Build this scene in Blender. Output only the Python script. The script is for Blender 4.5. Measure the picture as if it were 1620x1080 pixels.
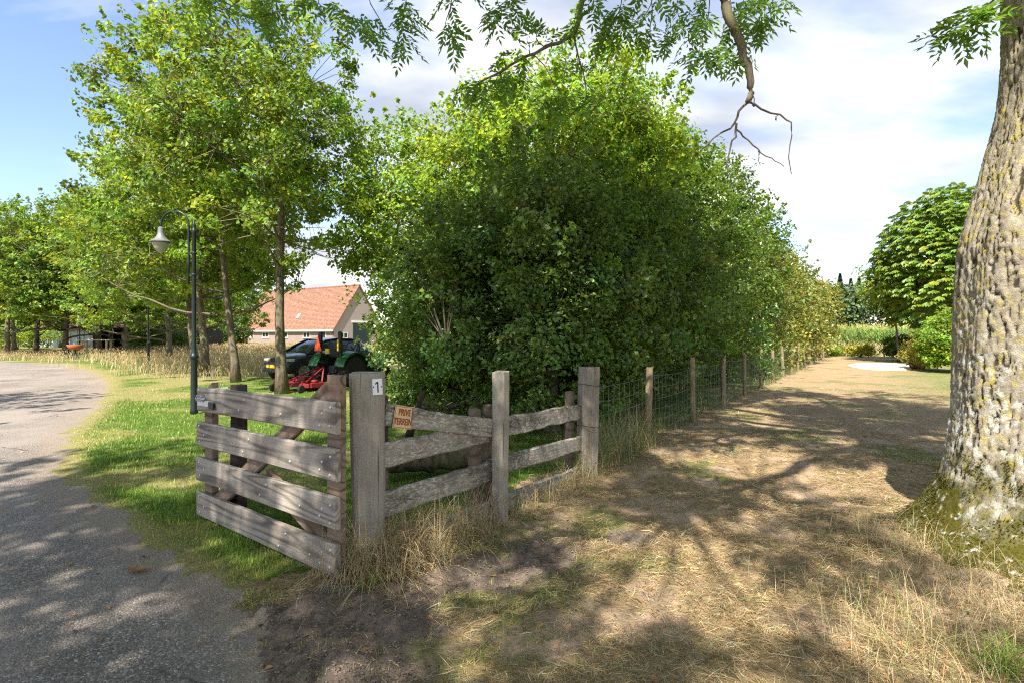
import bpy, bmesh, math, random
import numpy as np
from mathutils import Vector, Matrix
for o in list(bpy.data.objects): bpy.data.objects.remove(o)
SC = bpy.context.scene
COL = SC.collection
R = math.radians
rng = np.random.default_rng(11)
random.seed(11)

# ------------------------------------------------------------------ camera
CAM_H, FPX, HZ = 1.65, 855.0, 528.0
cd = bpy.data.cameras.new('camera'); cam = bpy.data.objects.new('camera', cd); COL.objects.link(cam)
cam.location = (0, 0, CAM_H); cam.rotation_euler = (R(90), 0, 0)
cd.sensor_width = 36; cd.lens = 36 * FPX / 1620; cd.shift_y = -(540 - HZ) / 1620
cd.clip_start = 0.05; cd.clip_end = 3000
SC.camera = cam

# ------------------------------------------------------------------ sun, sky, exposure
SUN_EL = R(52)
SUN_TRAVEL = np.array([0.33, 0.944, 0.0])                # horizontal way the light goes
sun_dir = Vector((SUN_TRAVEL[0] * math.cos(SUN_EL), SUN_TRAVEL[1] * math.cos(SUN_EL), -math.sin(SUN_EL)))
sl = bpy.data.lights.new('sun', 'SUN'); sl.energy = 3.8; sl.angle = R(0.55); sl.color = (1.0, 0.945, 0.84)
so = bpy.data.objects.new('sun', sl); COL.objects.link(so)
so.rotation_euler = sun_dir.to_track_quat('-Z', 'Y').to_euler(); so.location = (-10, -25, 40)
W = bpy.data.worlds.new('World'); SC.world = W; W.use_nodes = True
nt = W.node_tree; nt.nodes.clear()
def wn(t, **k):
    n = nt.nodes.new(t)
    for a, b in k.items(): setattr(n, a, b)
    return n
wout = wn('ShaderNodeOutputWorld'); wbg = wn('ShaderNodeBackground'); wbg.inputs['Strength'].default_value = 0.11
sky = wn('ShaderNodeTexSky', sky_type='NISHITA', sun_disc=False)
sky.sun_elevation = SUN_EL; sky.sun_rotation = math.atan2(-SUN_TRAVEL[0], -SUN_TRAVEL[1])
sky.air_density = 1.0; sky.dust_density = 0.6; sky.ozone_density = 1.6
tc = wn('ShaderNodeTexCoord'); sep = wn('ShaderNodeSeparateXYZ')
nt.links.new(tc.outputs['Generated'], sep.inputs[0])
zz = wn('ShaderNodeMath', operation='MAXIMUM'); nt.links.new(sep.outputs['Z'], zz.inputs[0]); zz.inputs[1].default_value = 0.0
za = wn('ShaderNodeMath', operation='ADD'); nt.links.new(zz.outputs[0], za.inputs[0]); za.inputs[1].default_value = 0.22
dx = wn('ShaderNodeMath', operation='DIVIDE'); dy = wn('ShaderNodeMath', operation='DIVIDE')
nt.links.new(sep.outputs['X'], dx.inputs[0]); nt.links.new(za.outputs[0], dx.inputs[1])
nt.links.new(sep.outputs['Y'], dy.inputs[0]); nt.links.new(za.outputs[0], dy.inputs[1])
cmb = wn('ShaderNodeCombineXYZ'); nt.links.new(dx.outputs[0], cmb.inputs[0]); nt.links.new(dy.outputs[0], cmb.inputs[1])
cmap = wn('ShaderNodeMapping'); nt.links.new(cmb.outputs[0], cmap.inputs[0])
cmap.inputs['Location'].default_value = (0.0, 2.2, 0.4); cmap.inputs['Scale'].default_value = (0.62, 1.15, 1)
cn1 = wn('ShaderNodeTexNoise'); cn1.inputs['Scale'].default_value = 1.25; cn1.inputs['Detail'].default_value = 9; cn1.inputs['Roughness'].default_value = 0.56
cn1.inputs['Distortion'].default_value = 0.35
nt.links.new(cmap.outputs[0], cn1.inputs['Vector'])
cr = wn('ShaderNodeValToRGB'); nt.links.new(cn1.outputs[0], cr.inputs[0])
cr.color_ramp.elements[0].position = 0.42; cr.color_ramp.elements[1].position = 0.585
cr.color_ramp.elements[0].color = (0.03, 0.03, 0.03, 1)
cn2 = wn('ShaderNodeTexNoise'); cn2.inputs['Scale'].default_value = 2.3; cn2.inputs['Detail'].default_value = 6
nt.links.new(cmap.outputs[0], cn2.inputs['Vector'])
cc = wn('ShaderNodeValToRGB'); nt.links.new(cn2.outputs[0], cc.inputs[0])
cc.color_ramp.elements[0].position = 0.38; cc.color_ramp.elements[1].position = 0.66
cc.color_ramp.elements[0].color = (1.95, 2.15, 2.55, 1); cc.color_ramp.elements[1].color = (4.3, 4.3, 4.3, 1)
hs = wn('ShaderNodeHueSaturation'); hs.inputs['Saturation'].default_value = 1.08; hs.inputs['Value'].default_value = 0.95; nt.links.new(sky.outputs[0], hs.inputs['Color'])
ht = wn('ShaderNodeMixRGB', blend_type='MULTIPLY'); ht.inputs[0].default_value = 1.0; nt.links.new(hs.outputs[0], ht.inputs[1]); ht.inputs[2].default_value = (1.02, 0.93, 0.98, 1)
cm = wn('ShaderNodeMixRGB'); nt.links.new(cr.outputs[0], cm.inputs[0]); nt.links.new(ht.outputs[0], cm.inputs[1]); nt.links.new(cc.outputs[0], cm.inputs[2])
nt.links.new(cm.outputs[0], wbg.inputs['Color']); nt.links.new(wbg.outputs[0], wout.inputs[0])
SC.view_settings.view_transform = 'Standard'; SC.view_settings.look = 'None'
SC.view_settings.exposure = 1.58; SC.view_settings.gamma = 1.0; SC.view_settings.use_curve_mapping = False
SC.render.engine = 'CYCLES'; SC.cycles.use_denoising = False; SC.cycles.filter_width = 1.15
SC.cycles.max_bounces = 7; SC.cycles.diffuse_bounces = 3; SC.cycles.glossy_bounces = 2; SC.cycles.transmission_bounces = 4
SC.cycles.sample_clamp_indirect = 6

# ------------------------------------------------------------------ helpers
def G(px, py, z=0.0):
    """photo pixel -> point at height z"""
    d = (CAM_H - z) * FPX / (py - HZ)
    return np.array([(px - 810) / FPX * d, d, z])
def AT(px, py, d):
    return np.array([(px - 810) / FPX * d, d, CAM_H - (py - HZ) / FPX * d])

def hash2(ix, iy, s):
    h = (ix.astype(np.int64) * 374761393 + iy.astype(np.int64) * 668265263 + s * 982451653) & 0x7fffffff
    h = ((h ^ (h >> 13)) * 1274126177) & 0x7fffffff
    h = h ^ (h >> 16)
    return (h & 0xffffff) / float(0xffffff)
def vnoise(x, y, s=0):
    x = np.asarray(x, float); y = np.asarray(y, float)
    ix = np.floor(x); iy = np.floor(y); fx = x - ix; fy = y - iy
    fx = fx * fx * (3 - 2 * fx); fy = fy * fy * (3 - 2 * fy)
    a = hash2(ix, iy, s); b = hash2(ix + 1, iy, s); c = hash2(ix, iy + 1, s); d = hash2(ix + 1, iy + 1, s)
    return (a * (1 - fx) + b * fx) * (1 - fy) + (c * (1 - fx) + d * fx) * fy
def fbm(x, y, s=0, o=4):
    t = 0; a = 0.5; n = 0
    x = np.asarray(x, float); y = np.asarray(y, float)
    for k in range(o):
        t = t + a * vnoise(x * 2 ** k, y * 2 ** k, s + k * 7); n += a; a *= 0.5
    return t / n
def sstep(a, b, x): 
    t = np.clip((x - a) / (b - a), 0, 1); return t * t * (3 - 2 * t)
def inpoly(x, y, P):
    x = np.asarray(x); y = np.asarray(y); r = np.zeros(x.shape, bool); n = len(P); j = n - 1
    for i in range(n):
        xi, yi = P[i]; xj, yj = P[j]
        c = ((yi > y) != (yj > y)) & (x < (xj - xi) * (y - yi) / (yj - yi + 1e-12) + xi)
        r ^= c; j = i
    return r

def np_mesh(name, V, F, tint=None, smooth=False, attrs=None):
    """F: (n,3) or (n,4) int array or a list of such arrays"""
    if not isinstance(F, (list, tuple)): F = [F]
    F = [np.asarray(f, np.int32) for f in F if len(f)]
    me = bpy.data.meshes.new(name)
    V = np.asarray(V, np.float32)
    me.vertices.add(len(V)); me.vertices.foreach_set('co', V.ravel())
    loops = np.concatenate([f.ravel() for f in F]); tot = np.concatenate([np.full(len(f), f.shape[1], np.int32) for f in F])
    me.loops.add(len(loops)); me.loops.foreach_set('vertex_index', loops)
    me.polygons.add(len(tot)); st = np.zeros(len(tot), np.int32); st[1:] = np.cumsum(tot)[:-1]
    me.polygons.foreach_set('loop_start', st)
    me.polygons.foreach_set('use_smooth', np.full(len(tot), smooth, bool))
    if tint is not None:
        a = me.attributes.new('tint', 'FLOAT_COLOR', 'POINT')
        c = np.ones((len(V), 4), np.float32); c[:, :3] = tint; a.data.foreach_set('color', c.ravel())
    for k, v in (attrs or {}).items():
        a = me.attributes.new(k, 'FLOAT', 'POINT'); a.data.foreach_set('value', np.asarray(v, np.float32))
    me.update(calc_edges=True); me.validate()
    return me
def link(name, me, mat=None, parent=None, kind=None, loc=None, rot=None):
    o = bpy.data.objects.new(name, me); COL.objects.link(o)
    if mat is not None and me is not None:
        if len(me.materials) == 0: me.materials.append(mat)
    if parent is not None: o.parent = parent
    if kind: o['kind'] = kind
    if loc is not None: o.location = loc
    if rot is not None: o.rotation_euler = rot
    return o
def thing(name, label, cat, loc=(0, 0, 0), rz=0.0, group=None):
    o = bpy.data.objects.new(name, None); COL.objects.link(o); o.empty_display_size = 0.2
    o.location = loc; o.rotation_euler = (0, 0, rz); o['label'] = label; o['category'] = cat
    if group: o['group'] = group
    return o
def tag(o, label, cat, group=None):
    o['label'] = label; o['category'] = cat
    if group: o['group'] = group
    return o
def copy_tree(o, parent=None):
    c = o.copy(); COL.objects.link(c); c.parent = parent
    for ch in o.children: copy_tree(ch, c)
    return c

class MB:
    """collects shapes into one mesh"""
    def __init__(s): s.V = []; s.F = []; s.n = 0
    def add(s, V, F):
        V = np.asarray(V, float); s.V.append(V)
        for f in F: s.F.append(tuple(int(i) + s.n for i in f))
        s.n += len(V)
    def box(s, c, sz, M=None, bev=0.0):
        c = np.array(c, float); h = np.array(sz, float) / 2
        if bev <= 0:
            V = np.array([[x, y, z] for x in (-1, 1) for y in (-1, 1) for z in (-1, 1)]) * h
            F = [(0, 1, 3, 2), (4, 6, 7, 5), (0, 4, 5, 1), (2, 3, 7, 6), (0, 2, 6, 4), (1, 5, 7, 3)]
        else:
            bm = bmesh.new(); bmesh.ops.create_cube(bm, size=1)
            for v in bm.verts: v.co = Vector((v.co.x * 2 * h[0], v.co.y * 2 * h[1], v.co.z * 2 * h[2]))
            bmesh.ops.bevel(bm, geom=list(bm.edges), offset=bev, segments=2, affect='EDGES', profile=0.6)
            bm.verts.index_update(); V = np.array([v.co[:] for v in bm.verts]); F = [[v.index for v in f.verts] for f in bm.faces]; bm.free()
        if M is not None: V = V @ np.array(M).T
        s.add(V + c, F)
    def bar(s, a, b, w, h, up=(0, 0, 1), bev=0.0):
        a = np.array(a, float); b = np.array(b, float); d = b - a; L = np.linalg.norm(d); d /= L
        u = np.array(up, float); y = np.cross(u, d); y /= np.linalg.norm(y); z = np.cross(d, y)
        s.box((a + b) / 2, (L, w, h), np.stack([d, y, z], 1), bev)
    def tube(s, P, r, k=8, cap=True):
        V, F = tube_arr(P, r, k, cap); s.add(V, F)
    def lathe(s, prof, k=16, M=None, o=(0, 0, 0)):
        n = len(prof); V = []; F = []
        for (r, z) in prof:
            for j in range(k):
                a = 2 * math.pi * j / k; V.append((r * math.cos(a), r * math.sin(a), z))
        for i in range(n - 1):
            for j in range(k): F.append((i * k + j, i * k + (j + 1) % k, (i + 1) * k + (j + 1) % k, (i + 1) * k + j))
        if prof[0][0] > 1e-5: F.append(tuple(range(k))[::-1])
        if prof[-1][0] > 1e-5: F.append(tuple((n - 1) * k + j for j in range(k)))
        V = np.array(V)
        if M is not None: V = V @ np.array(M).T
        s.add(V + np.array(o), F)
    def build(s, name, mat, parent=None, smooth=False, kind=None, loc=None, rot=None, angle=None):
        me = bpy.data.meshes.new(name); V = np.concatenate(s.V)
        me.from_pydata(V.tolist(), [], s.F); me.update(); me.validate()
        if smooth or angle:
            me.polygons.foreach_set('use_smooth', [True] * len(me.polygons))
            if angle: 
                try: me.set_sharp_from_angle(angle=R(angle))
                except Exception: pass
        return link(name, me, mat, parent, kind, loc, rot)

def tube_arr(P, r, k=8, cap=True):
    P = np.asarray(P, float); n = len(P); r = np.broadcast_to(np.asarray(r, float), (n,))
    T = np.gradient(P, axis=0); T /= (np.linalg.norm(T, axis=1, keepdims=True) + 1e-9)
    ref = np.array([0, 0, 1.0]) if abs(T[0, 2]) < 0.9 else np.array([1.0, 0, 0])
    U = np.cross(T, ref); 
    bad = np.linalg.norm(U, axis=1) < 0.05
    if bad.any(): U[bad] = np.cross(T[bad], np.array([0.3, 1.0, 0.1]))
    U /= np.linalg.norm(U, axis=1, keepdims=True); B = np.cross(T, U)
    a = np.arange(k) * 2 * math.pi / k
    V = (P[:, None, :] + r[:, None, None] * (np.cos(a)[None, :, None] * U[:, None, :] + np.sin(a)[None, :, None] * B[:, None, :])).reshape(-1, 3)
    F = []
    for i in range(n - 1):
        for j in range(k): F.append((i * k + j, i * k + (j + 1) % k, (i + 1) * k + (j + 1) % k, (i + 1) * k + j))
    if cap: F.append(tuple(range(k))[::-1]); F.append(tuple((n - 1) * k + j for j in range(k)))
    return V, F
def wobble(a, b, n, amp, r, sag=0.0):
    """bent line from a to b"""
    a = np.array(a, float); b = np.array(b, float); t = np.linspace(0, 1, n)[:, None]
    P = a + (b - a) * t; L = np.linalg.norm(b - a)
    off = r.normal(0, 1, (n, 3)); off = np.cumsum(off, 0); off -= off[0] + (off[-1] - off[0]) * t
    P = P + off * amp * L / math.sqrt(n)
    P[:, 2] += sag * L * (4 * t[:, 0] * (1 - t[:, 0]))
    return P

# ------------------------------------------------------------------ materials
MATS = {}
class NT:
    def __init__(s, name):
        s.m = bpy.data.materials.new(name); s.m.use_nodes = True; s.t = s.m.node_tree; s.t.nodes.clear()
        s.out = s.n('ShaderNodeOutputMaterial')
    def n(s, t, ins=None, **k):
        nd = s.t.nodes.new(t)
        for a, b in k.items(): setattr(nd, a, b)
        for a, b in (ins or {}).items():
            if hasattr(b, 'is_output') or isinstance(b, bpy.types.NodeSocket): s.t.links.new(b, nd.inputs[a])
            else: nd.inputs[a].default_value = b
        return nd
    def l(s, a, b): s.t.links.new(a, b)
    def ramp(s, fac, stops):
        nd = s.n('ShaderNodeValToRGB', {0: fac}); e = nd.color_ramp.elements
        while len(e) < len(stops): e.new(0.5)
        for i, (p, c) in enumerate(stops):
            e[i].position = p; e[i].color = (c, c, c, 1) if isinstance(c, (int, float)) else (*c, 1)
        return nd.outputs[0]
    def mix(s, f, a, b, bt='MIX'):
        nd = s.n('ShaderNodeMixRGB', blend_type=bt)
        for i, v in ((0, f), (1, a), (2, b)):
            if isinstance(v, bpy.types.NodeSocket): s.l(v, nd.inputs[i])
            elif isinstance(v, (int, float)): nd.inputs[i].default_value = v if i == 0 else (v, v, v, 1)
            else: nd.inputs[i].default_value = (*v, 1)
        return nd.outputs[0]
    def math(s, op, a, b=0.0):
        nd = s.n('ShaderNodeMath', operation=op)
        for i, v in ((0, a), (1, b)):
            if isinstance(v, bpy.types.NodeSocket): s.l(v, nd.inputs[i])
            else: nd.inputs[i].default_value = v
        return nd.outputs[0]
    def noise(s, vec, sc, det=4, rough=0.55, dist=0.0):
        return s.n('ShaderNodeTexNoise', {'Vector': vec, 'Scale': sc, 'Detail': det, 'Roughness': rough, 'Distortion': dist}).outputs[0]
    def obj(s, scale=(1, 1, 1), rand=False):
        c = s.n('ShaderNodeTexCoord').outputs['Object']
        mp = s.n('ShaderNodeMapping', {'Vector': c, 'Scale': scale})
        if rand:
            oi = s.n('ShaderNodeObjectInfo'); ml = s.math('MULTIPLY', oi.outputs['Random'], 37.0)
            cb = s.n('ShaderNodeCombineXYZ', {0: ml, 1: ml, 2: ml}); s.l(cb.outputs[0], mp.inputs['Location'])
        return mp.outputs[0]
    def attr(s, name, col=False):
        a = s.n('ShaderNodeAttribute', attribute_name=name); return a.outputs['Color' if col else 'Fac']
    def bsdf(s, col, rough=0.8, bump=None, bs=0.3, dist=0.02, spec=0.3, metal=0.0, **k):
        b = s.n('ShaderNodeBsdfPrincipled')
        for key, v in (('Base Color', col), ('Roughness', rough), ('Specular IOR Level', spec), ('Metallic', metal)) + tuple(k.items()):
            if isinstance(v, bpy.types.NodeSocket): s.l(v, b.inputs[key])
            elif key == 'Base Color' or (isinstance(v, tuple) and len(v) == 3): b.inputs[key].default_value = (*v, 1)
            else: b.inputs[key].default_value = v
        if bump is not None:
            bp = s.n('ShaderNodeBump', {'Height': bump, 'Strength': bs, 'Distance': dist}); s.l(bp.outputs[0], b.inputs['Normal'])
        s.l(b.outputs[0], s.out.inputs[0]); return b
def plain(name, col, rough=0.6, metal=0.0, spec=0.4, var=0.12, sc=9.0, bump=0.15, rand=False, **k):
    t = NT(name); c = t.obj(rand=rand); f = t.noise(c, sc, 5)
    dark = tuple(v * (1 - var) for v in col); lite = tuple(min(1, v * (1 + var)) for v in col)
    cc_ = t.ramp(f, [(0.3, dark), (0.7, lite)])
    t.bsdf(cc_, rough, t.noise(c, sc * 6, 3), bump, 0.004, spec, metal, **k); MATS[name] = t.m; return t.m

def leaf_mat(name, col, trans, tmix=0.42, gloss=0.04, rough=0.5):
    t = NT(name); ti = t.attr('tint', True)
    dc = t.mix(1.0, col, ti, 'MULTIPLY'); tcx = t.mix(1.0, trans, ti, 'MULTIPLY')
    d = t.n('ShaderNodeBsdfDiffuse', {'Color': dc}); tr = t.n('ShaderNodeBsdfTranslucent', {'Color': tcx})
    m1 = t.n('ShaderNodeMixShader', {0: tmix, 1: d.outputs[0], 2: tr.outputs[0]})
    g = t.n('ShaderNodeBsdfGlossy', {'Color': (0.75, 0.9, 0.6, 1), 'Roughness': rough})
    m2 = t.n('ShaderNodeMixShader', {0: gloss, 1: m1.outputs[0], 2: g.outputs[0]})
    t.l(m2.outputs[0], t.out.inputs[0]); return t.m
M_OAK = leaf_mat('oak_leaf', (0.13, 0.205, 0.03), (0.33, 0.46, 0.04))
M_HEDGE = leaf_mat('hawthorn_leaf', (0.09, 0.15, 0.028), (0.21, 0.32, 0.03), 0.40, 0.06, 0.4)
M_MAPLE = leaf_mat('maple_leaf', (0.17, 0.26, 0.03), (0.43, 0.58, 0.05), 0.46, 0.04)
M_HAZEL = leaf_mat('hazel_leaf', (0.19, 0.20, 0.04), (0.36, 0.37, 0.05), 0.4, 0.05)
M_ASH = leaf_mat('ash_leaf', (0.10, 0.19, 0.035), (0.28, 0.48, 0.05), 0.5, 0.05)
M_CHEST = leaf_mat('chestnut_leaf', (0.15, 0.235, 0.03), (0.30, 0.40, 0.03), 0.34, 0.045, 0.5)
M_WOOD_FAR = leaf_mat('forest_leaf', (0.12, 0.17, 0.075), (0.12, 0.17, 0.05), 0.25, 0.02)
M_CONIFER = leaf_mat('conifer_needles', (0.05, 0.08, 0.045), (0.05, 0.07, 0.03), 0.15, 0.02)
M_GRASS = leaf_mat('grass_blade', (0.15, 0.25, 0.03), (0.28, 0.40, 0.04), 0.38, 0.05)
M_STRAW = leaf_mat('dry_straw', (0.56, 0.445, 0.265), (0.54, 0.41, 0.21), 0.30, 0.04)
M_CORN = leaf_mat('corn_leaf', (0.16, 0.25, 0.06), (0.28, 0.36, 0.07), 0.35, 0.06)
M_MOSS = leaf_mat('moss', (0.085, 0.085, 0.012), (0.10, 0.10, 0.012), 0.25, 0.01)

def m_bark(name, a, b, sc=1.0, lichen=None):
    t = NT(name); c = t.obj((1, 1, 0.28)); n1 = t.noise(c, 16 * sc, 8, 0.65); n2 = t.noise(t.obj(), 2.2, 3)
    col = t.ramp(n1, [(0.32, a), (0.68, b)])
    col = t.mix(t.ramp(n2, [(0.5, 0), (0.68, 0.6)]), col, lichen or b)
    t.bsdf(col, 0.95, n1, 0.7, 0.02, 0.15); return t.m
M_BARK = m_bark('oak_bark', (0.06, 0.048, 0.035), (0.24, 0.20, 0.145), 1.0, (0.24, 0.235, 0.12))
M_TWIG = m_bark('twig_bark', (0.055, 0.045, 0.035), (0.17, 0.145, 0.11), 2.0)

def m_gatewood(name, lo, hi, red, flake=0.0, ring=1.0, rz=1.0):
    """weathered boards, grain along local X"""
    t = NT(name); c = t.obj((1, 1, 1), True)
    st = t.n('ShaderNodeMapping', {'Vector': c, 'Scale': (0.32, 4.4, 4.4)}).outputs[0]
    big = t.noise(st, 1.15, 1.5, 0.4)
    rings = t.n('ShaderNodeMath', {0: t.math('MULTIPLY', big, 80.0 * ring)}, operation='SINE').outputs[0]
    rg = t.ramp(t.math('ADD', t.math('MULTIPLY', rings, 0.5), 0.5), [(0.0, 1.0), (0.3, 0.45), (0.6, 0.0)])
    fine = t.noise(t.n('ShaderNodeMapping', {'Vector': c, 'Scale': (2.0, 75.0, 75.0)}).outputs[0], 1.6, 6, 0.7)
    blot = t.noise(t.n('ShaderNodeMapping', {'Vector': c, 'Scale': (1.2, 3.5, 3.5)}).outputs[0], 1.4, 5, 0.6)
    col = t.ramp(fine, [(0.28, lo), (0.72, hi)])
    col = t.mix(t.ramp(blot, [(0.42, 0.0), (0.72, 0.75)]), col, red)
    col = t.mix(t.math('MULTIPLY', rg, t.ramp(blot, [(0.32, 0.3), (0.6, 0.8)])), col, tuple(v * 0.32 for v in lo))
    h = t.math('SUBTRACT', t.math('MULTIPLY', fine, 0.7), t.math('MULTIPLY', rg, 0.35))
    if flake > 0:
        fl = t.noise(t.n('ShaderNodeMapping', {'Vector': c, 'Scale': (9.0, 24.0, 24.0)}).outputs[0], 2.4, 5, 0.62, 0.6)
        fm = t.ramp(fl, [(0.47, 0.0), (0.60, flake)])
        col = t.mix(fm, col, (0.54, 0.50, 0.44)); h = t.math('ADD', h, t.math('MULTIPLY', fm, 0.5))
        dk = t.ramp(t.noise(c, 3.0, 6, 0.65), [(0.36, 0.7), (0.5, 0.0)]); col = t.mix(dk, col, (0.085, 0.075, 0.06))
    t.bsdf(col, 0.88, h, 0.55, 0.006, 0.2); return t.m
M_GATE = m_gatewood('gate_board_wood', (0.27, 0.23, 0.19), (0.50, 0.44, 0.375), (0.35, 0.275, 0.22))
M_STILE = m_gatewood('gate_stile_wood', (0.19, 0.135, 0.10), (0.34, 0.26, 0.20), (0.27, 0.15, 0.09), 0, 0.6)
M_RAIL = m_gatewood('grey_rail_wood', (0.22, 0.19, 0.155), (0.40, 0.355, 0.30), (0.29, 0.24, 0.19), 0.9, 0.35)
M_SMALLPOST = m_gatewood('stake_wood', (0.11, 0.085, 0.065), (0.26, 0.20, 0.15), (0.17, 0.12, 0.085), 0, 0.4)
M_DARKPOST = m_gatewood('dark_stake_wood', (0.05, 0.036, 0.03), (0.15, 0.105, 0.085), (0.09, 0.06, 0.05), 0, 0.4)

def m_upwood(name, lo, hi, red, algae=(0.17, 0.17, 0.09), flake=0.5):
    """posts, grain along local Z"""
    t = NT(name); c = t.obj((1, 1, 1), True)
    fine = t.noise(t.n('ShaderNodeMapping', {'Vector': c, 'Scale': (60, 60, 2.2)}).outputs[0], 1.4, 6, 0.7)
    mid = t.noise(t.n('ShaderNodeMapping', {'Vector': c, 'Scale': (11, 11, 1.0)}).outputs[0], 1.5, 5, 0.6)
    col = t.ramp(fine, [(0.28, lo), (0.72, hi)]); col = t.mix(t.ramp(mid, [(0.45, 0), (0.7, 0.8)]), col, red)
    fl = t.noise(t.n('ShaderNodeMapping', {'Vector': c, 'Scale': (38, 38, 12)}).outputs[0], 1.8, 5, 0.65, 0.4)
    fm = t.ramp(fl, [(0.5, 0.0), (0.6, flake)]); col = t.mix(fm, col, (0.36, 0.35, 0.32))
    col = t.mix(t.ramp(t.noise(c, 4.5, 5, 0.6), [(0.5, 0.0), (0.72, 0.55)]), col, algae)
    crk = t.ramp(t.noise(t.n('ShaderNodeMapping', {'Vector': c, 'Scale': (26, 26, 0.8)}).outputs[0], 1.0, 3, 0.5), [(0.27, 1.0), (0.31, 0.0)])
    col = t.mix(t.math('MULTIPLY', crk, 0.75), col, tuple(v * 0.3 for v in lo))
    h = t.math('SUBTRACT', t.math('ADD', fine, t.math('MULTIPLY', fm, 0.5)), crk)
    t.bsdf(col, 0.9, h, 0.6, 0.007, 0.2); return t.m
M_POST = m_upwood('post_wood', (0.23, 0.20, 0.165), (0.43, 0.385, 0.325), (0.32, 0.27, 0.22))
M_ENDPOST = m_upwood('split_post_wood', (0.17, 0.145, 0.12), (0.38, 0.335, 0.29), (0.19, 0.115, 0.07), (0.3, 0.27, 0.22), 0.2)
M_FPOST = m_upwood('fence_stake_wood', (0.20, 0.145, 0.085), (0.40, 0.31, 0.195), (0.17, 0.12, 0.07), (0.24, 0.22, 0.11), 0.12)

M_GALV = plain('galvanised_steel', (0.62, 0.63, 0.64), 0.42, 0.25, 0.5, 0.25, 30)
M_BLACKMET = plain('black_steel', (0.03, 0.03, 0.032), 0.45, 0.3)
M_LAMPPOST = plain('lamp_post_paint', (0.009, 0.017, 0.017), 0.38, 0.0, 0.5, 0.25, 14)
M_LAMPHAT = plain('lamp_hat_grey', (0.19, 0.20, 0.185), 0.5, 0.2)
M_WIRE = plain('fence_wire', (0.20, 0.21, 0.21), 0.5, 0.7)
M_RUST = plain('rusty_wire', (0.10, 0.07, 0.05), 0.8, 0.3)
M_WHITE = plain('white_paint', (0.78, 0.78, 0.75), 0.5, 0, 0.4, 0.06)
M_PLATE = plain('white_enamel', (0.80, 0.81, 0.80), 0.25, 0, 0.5, 0.03, 5, 0.05)
M_INK = plain('black_print', (0.015, 0.017, 0.022), 0.5)
M_SIGN = plain('cream_enamel', (0.72, 0.52, 0.28), 0.42, 0, 0.4, 0.1, 12)
M_RED = plain('dark_red_print', (0.30, 0.035, 0.02), 0.5)
def m_glass_lamp():
    t = NT('lamp_bowl_glass'); t.bsdf((0.36, 0.35, 0.27), 0.25, None, spec=0.5); return t.m
M_BOWL = m_glass_lamp()

# ------------------------------------------------------------------ layout of the place (metres, camera above the origin)
U = np.array([0.556, 0.831]); U /= np.linalg.norm(U); V_ = np.array([U[1], -U[0]])   # along the fence, and towards the path
P1 = np.array([-1.00, 3.86]); PM = np.array([-0.19, 4.81]); PE = np.array([0.84, 6.40]); W0 = np.array([2.05, 8.2])
road_px = [(520, 1180), (462, 1060), (432, 1005), (395, 958), (318, 905), (240, 855), (185, 815), (130, 790), (98, 745), (105, 695), (128, 668), (150, 648), (168, 622), (172, 606), (162, 596), (140, 586), (105, 577.5), (60, 573), (0, 571.5), (-300, 571)]
ROAD = [tuple(G(a, b)[:2]) for a, b in road_px] + [(-70, 24), (-70, -14), (-1.0, -14), (-0.9, 0.5)]
def fence_side(x, y):
    """signed distance to the fence line, + on the path's side, and how far along it"""
    rx = x - P1[0]; ry = y - P1[1]
    return rx * V_[0] + ry * V_[1], rx * U[0] + ry * U[1]
def zones(x, y):
    n1 = fbm(x * 1.6, y * 1.6, 3) - 0.5; n2 = fbm(x * 7, y * 7, 9) - 0.5
    jx = x + n1 * 0.35 + n2 * 0.13; jy = y + (fbm(x * 1.6 + 9, y * 1.6, 5) - 0.5) * 0.35 + n2 * 0.10
    road = inpoly(jx, jy, ROAD)
    s, t = fence_side(jx, jy)
    edge = np.where(t < 0, -0.28 + 0.25 * t, np.where(t < 12, -0.25, -0.2))
    path = (~road) & (s > edge) & (s < 9.0) & (t < 43)
    lawn = (~road) & (~path)
    return road, path, lawn
def mudmask(x, y):
    # the churned strip of bare earth in front of the gate, from the road's edge towards the path
    a = G(440, 1010)[:2]; b = G(640, 930)[:2]; c = G(860, 880)[:2]; d_ = G(1000, 850)[:2]; e = G(560, 1060)[:2]
    pts = [(a, 0.42), (b, 0.42), (c, 0.36), (e, 0.40), ((a + b) / 2, 0.45), ((b + c) / 2, 0.40), ((a + e) / 2, 0.38), (d_, 0.22), ((e + b) / 2, 0.36)]
    m = np.zeros(np.shape(x))
    for p, r in pts:
        m = np.maximum(m, np.exp(-(((x - p[0]) ** 2 + (y - p[1]) ** 2) / (r * r))))
    return sstep(0.30, 0.62, m + (fbm(x * 5, y * 5, 21) - 0.5) * 0.7)
ASH = np.array([4.0, 4.05])
def ground_z(x, y):
    x = np.asarray(x, float); y = np.asarray(y, float)
    m = mudmask(x, y)
    z = (fbm(x * 0.7, y * 0.7, 31) - 0.5) * 0.05
    _, pth, lwn = zones(x, y)
    near = 1 - sstep(8.0, 11.5, np.hypot(x, y))
    z = z + near * np.where(pth, (fbm(x * 4.5, y * 4.5, 33) - 0.5) * 0.055 + (fbm(x * 15, y * 15, 34) - 0.5) * 0.022, 0)
    z = z + near * m * ((fbm(x * 8, y * 8, 35) - 0.5) * 0.13 + (fbm(x * 26, y * 26, 36) - 0.5) * 0.05)
    d = np.hypot(x - ASH[0], y - ASH[1]); z = z + 0.16 * np.exp(-(d / 1.25) ** 2)
    road = inpoly(x, y, ROAD); z = np.where(road, z * 0.35 - 0.01, z)
    return z * (1 - sstep(35, 55, np.hypot(x, y)))

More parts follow.
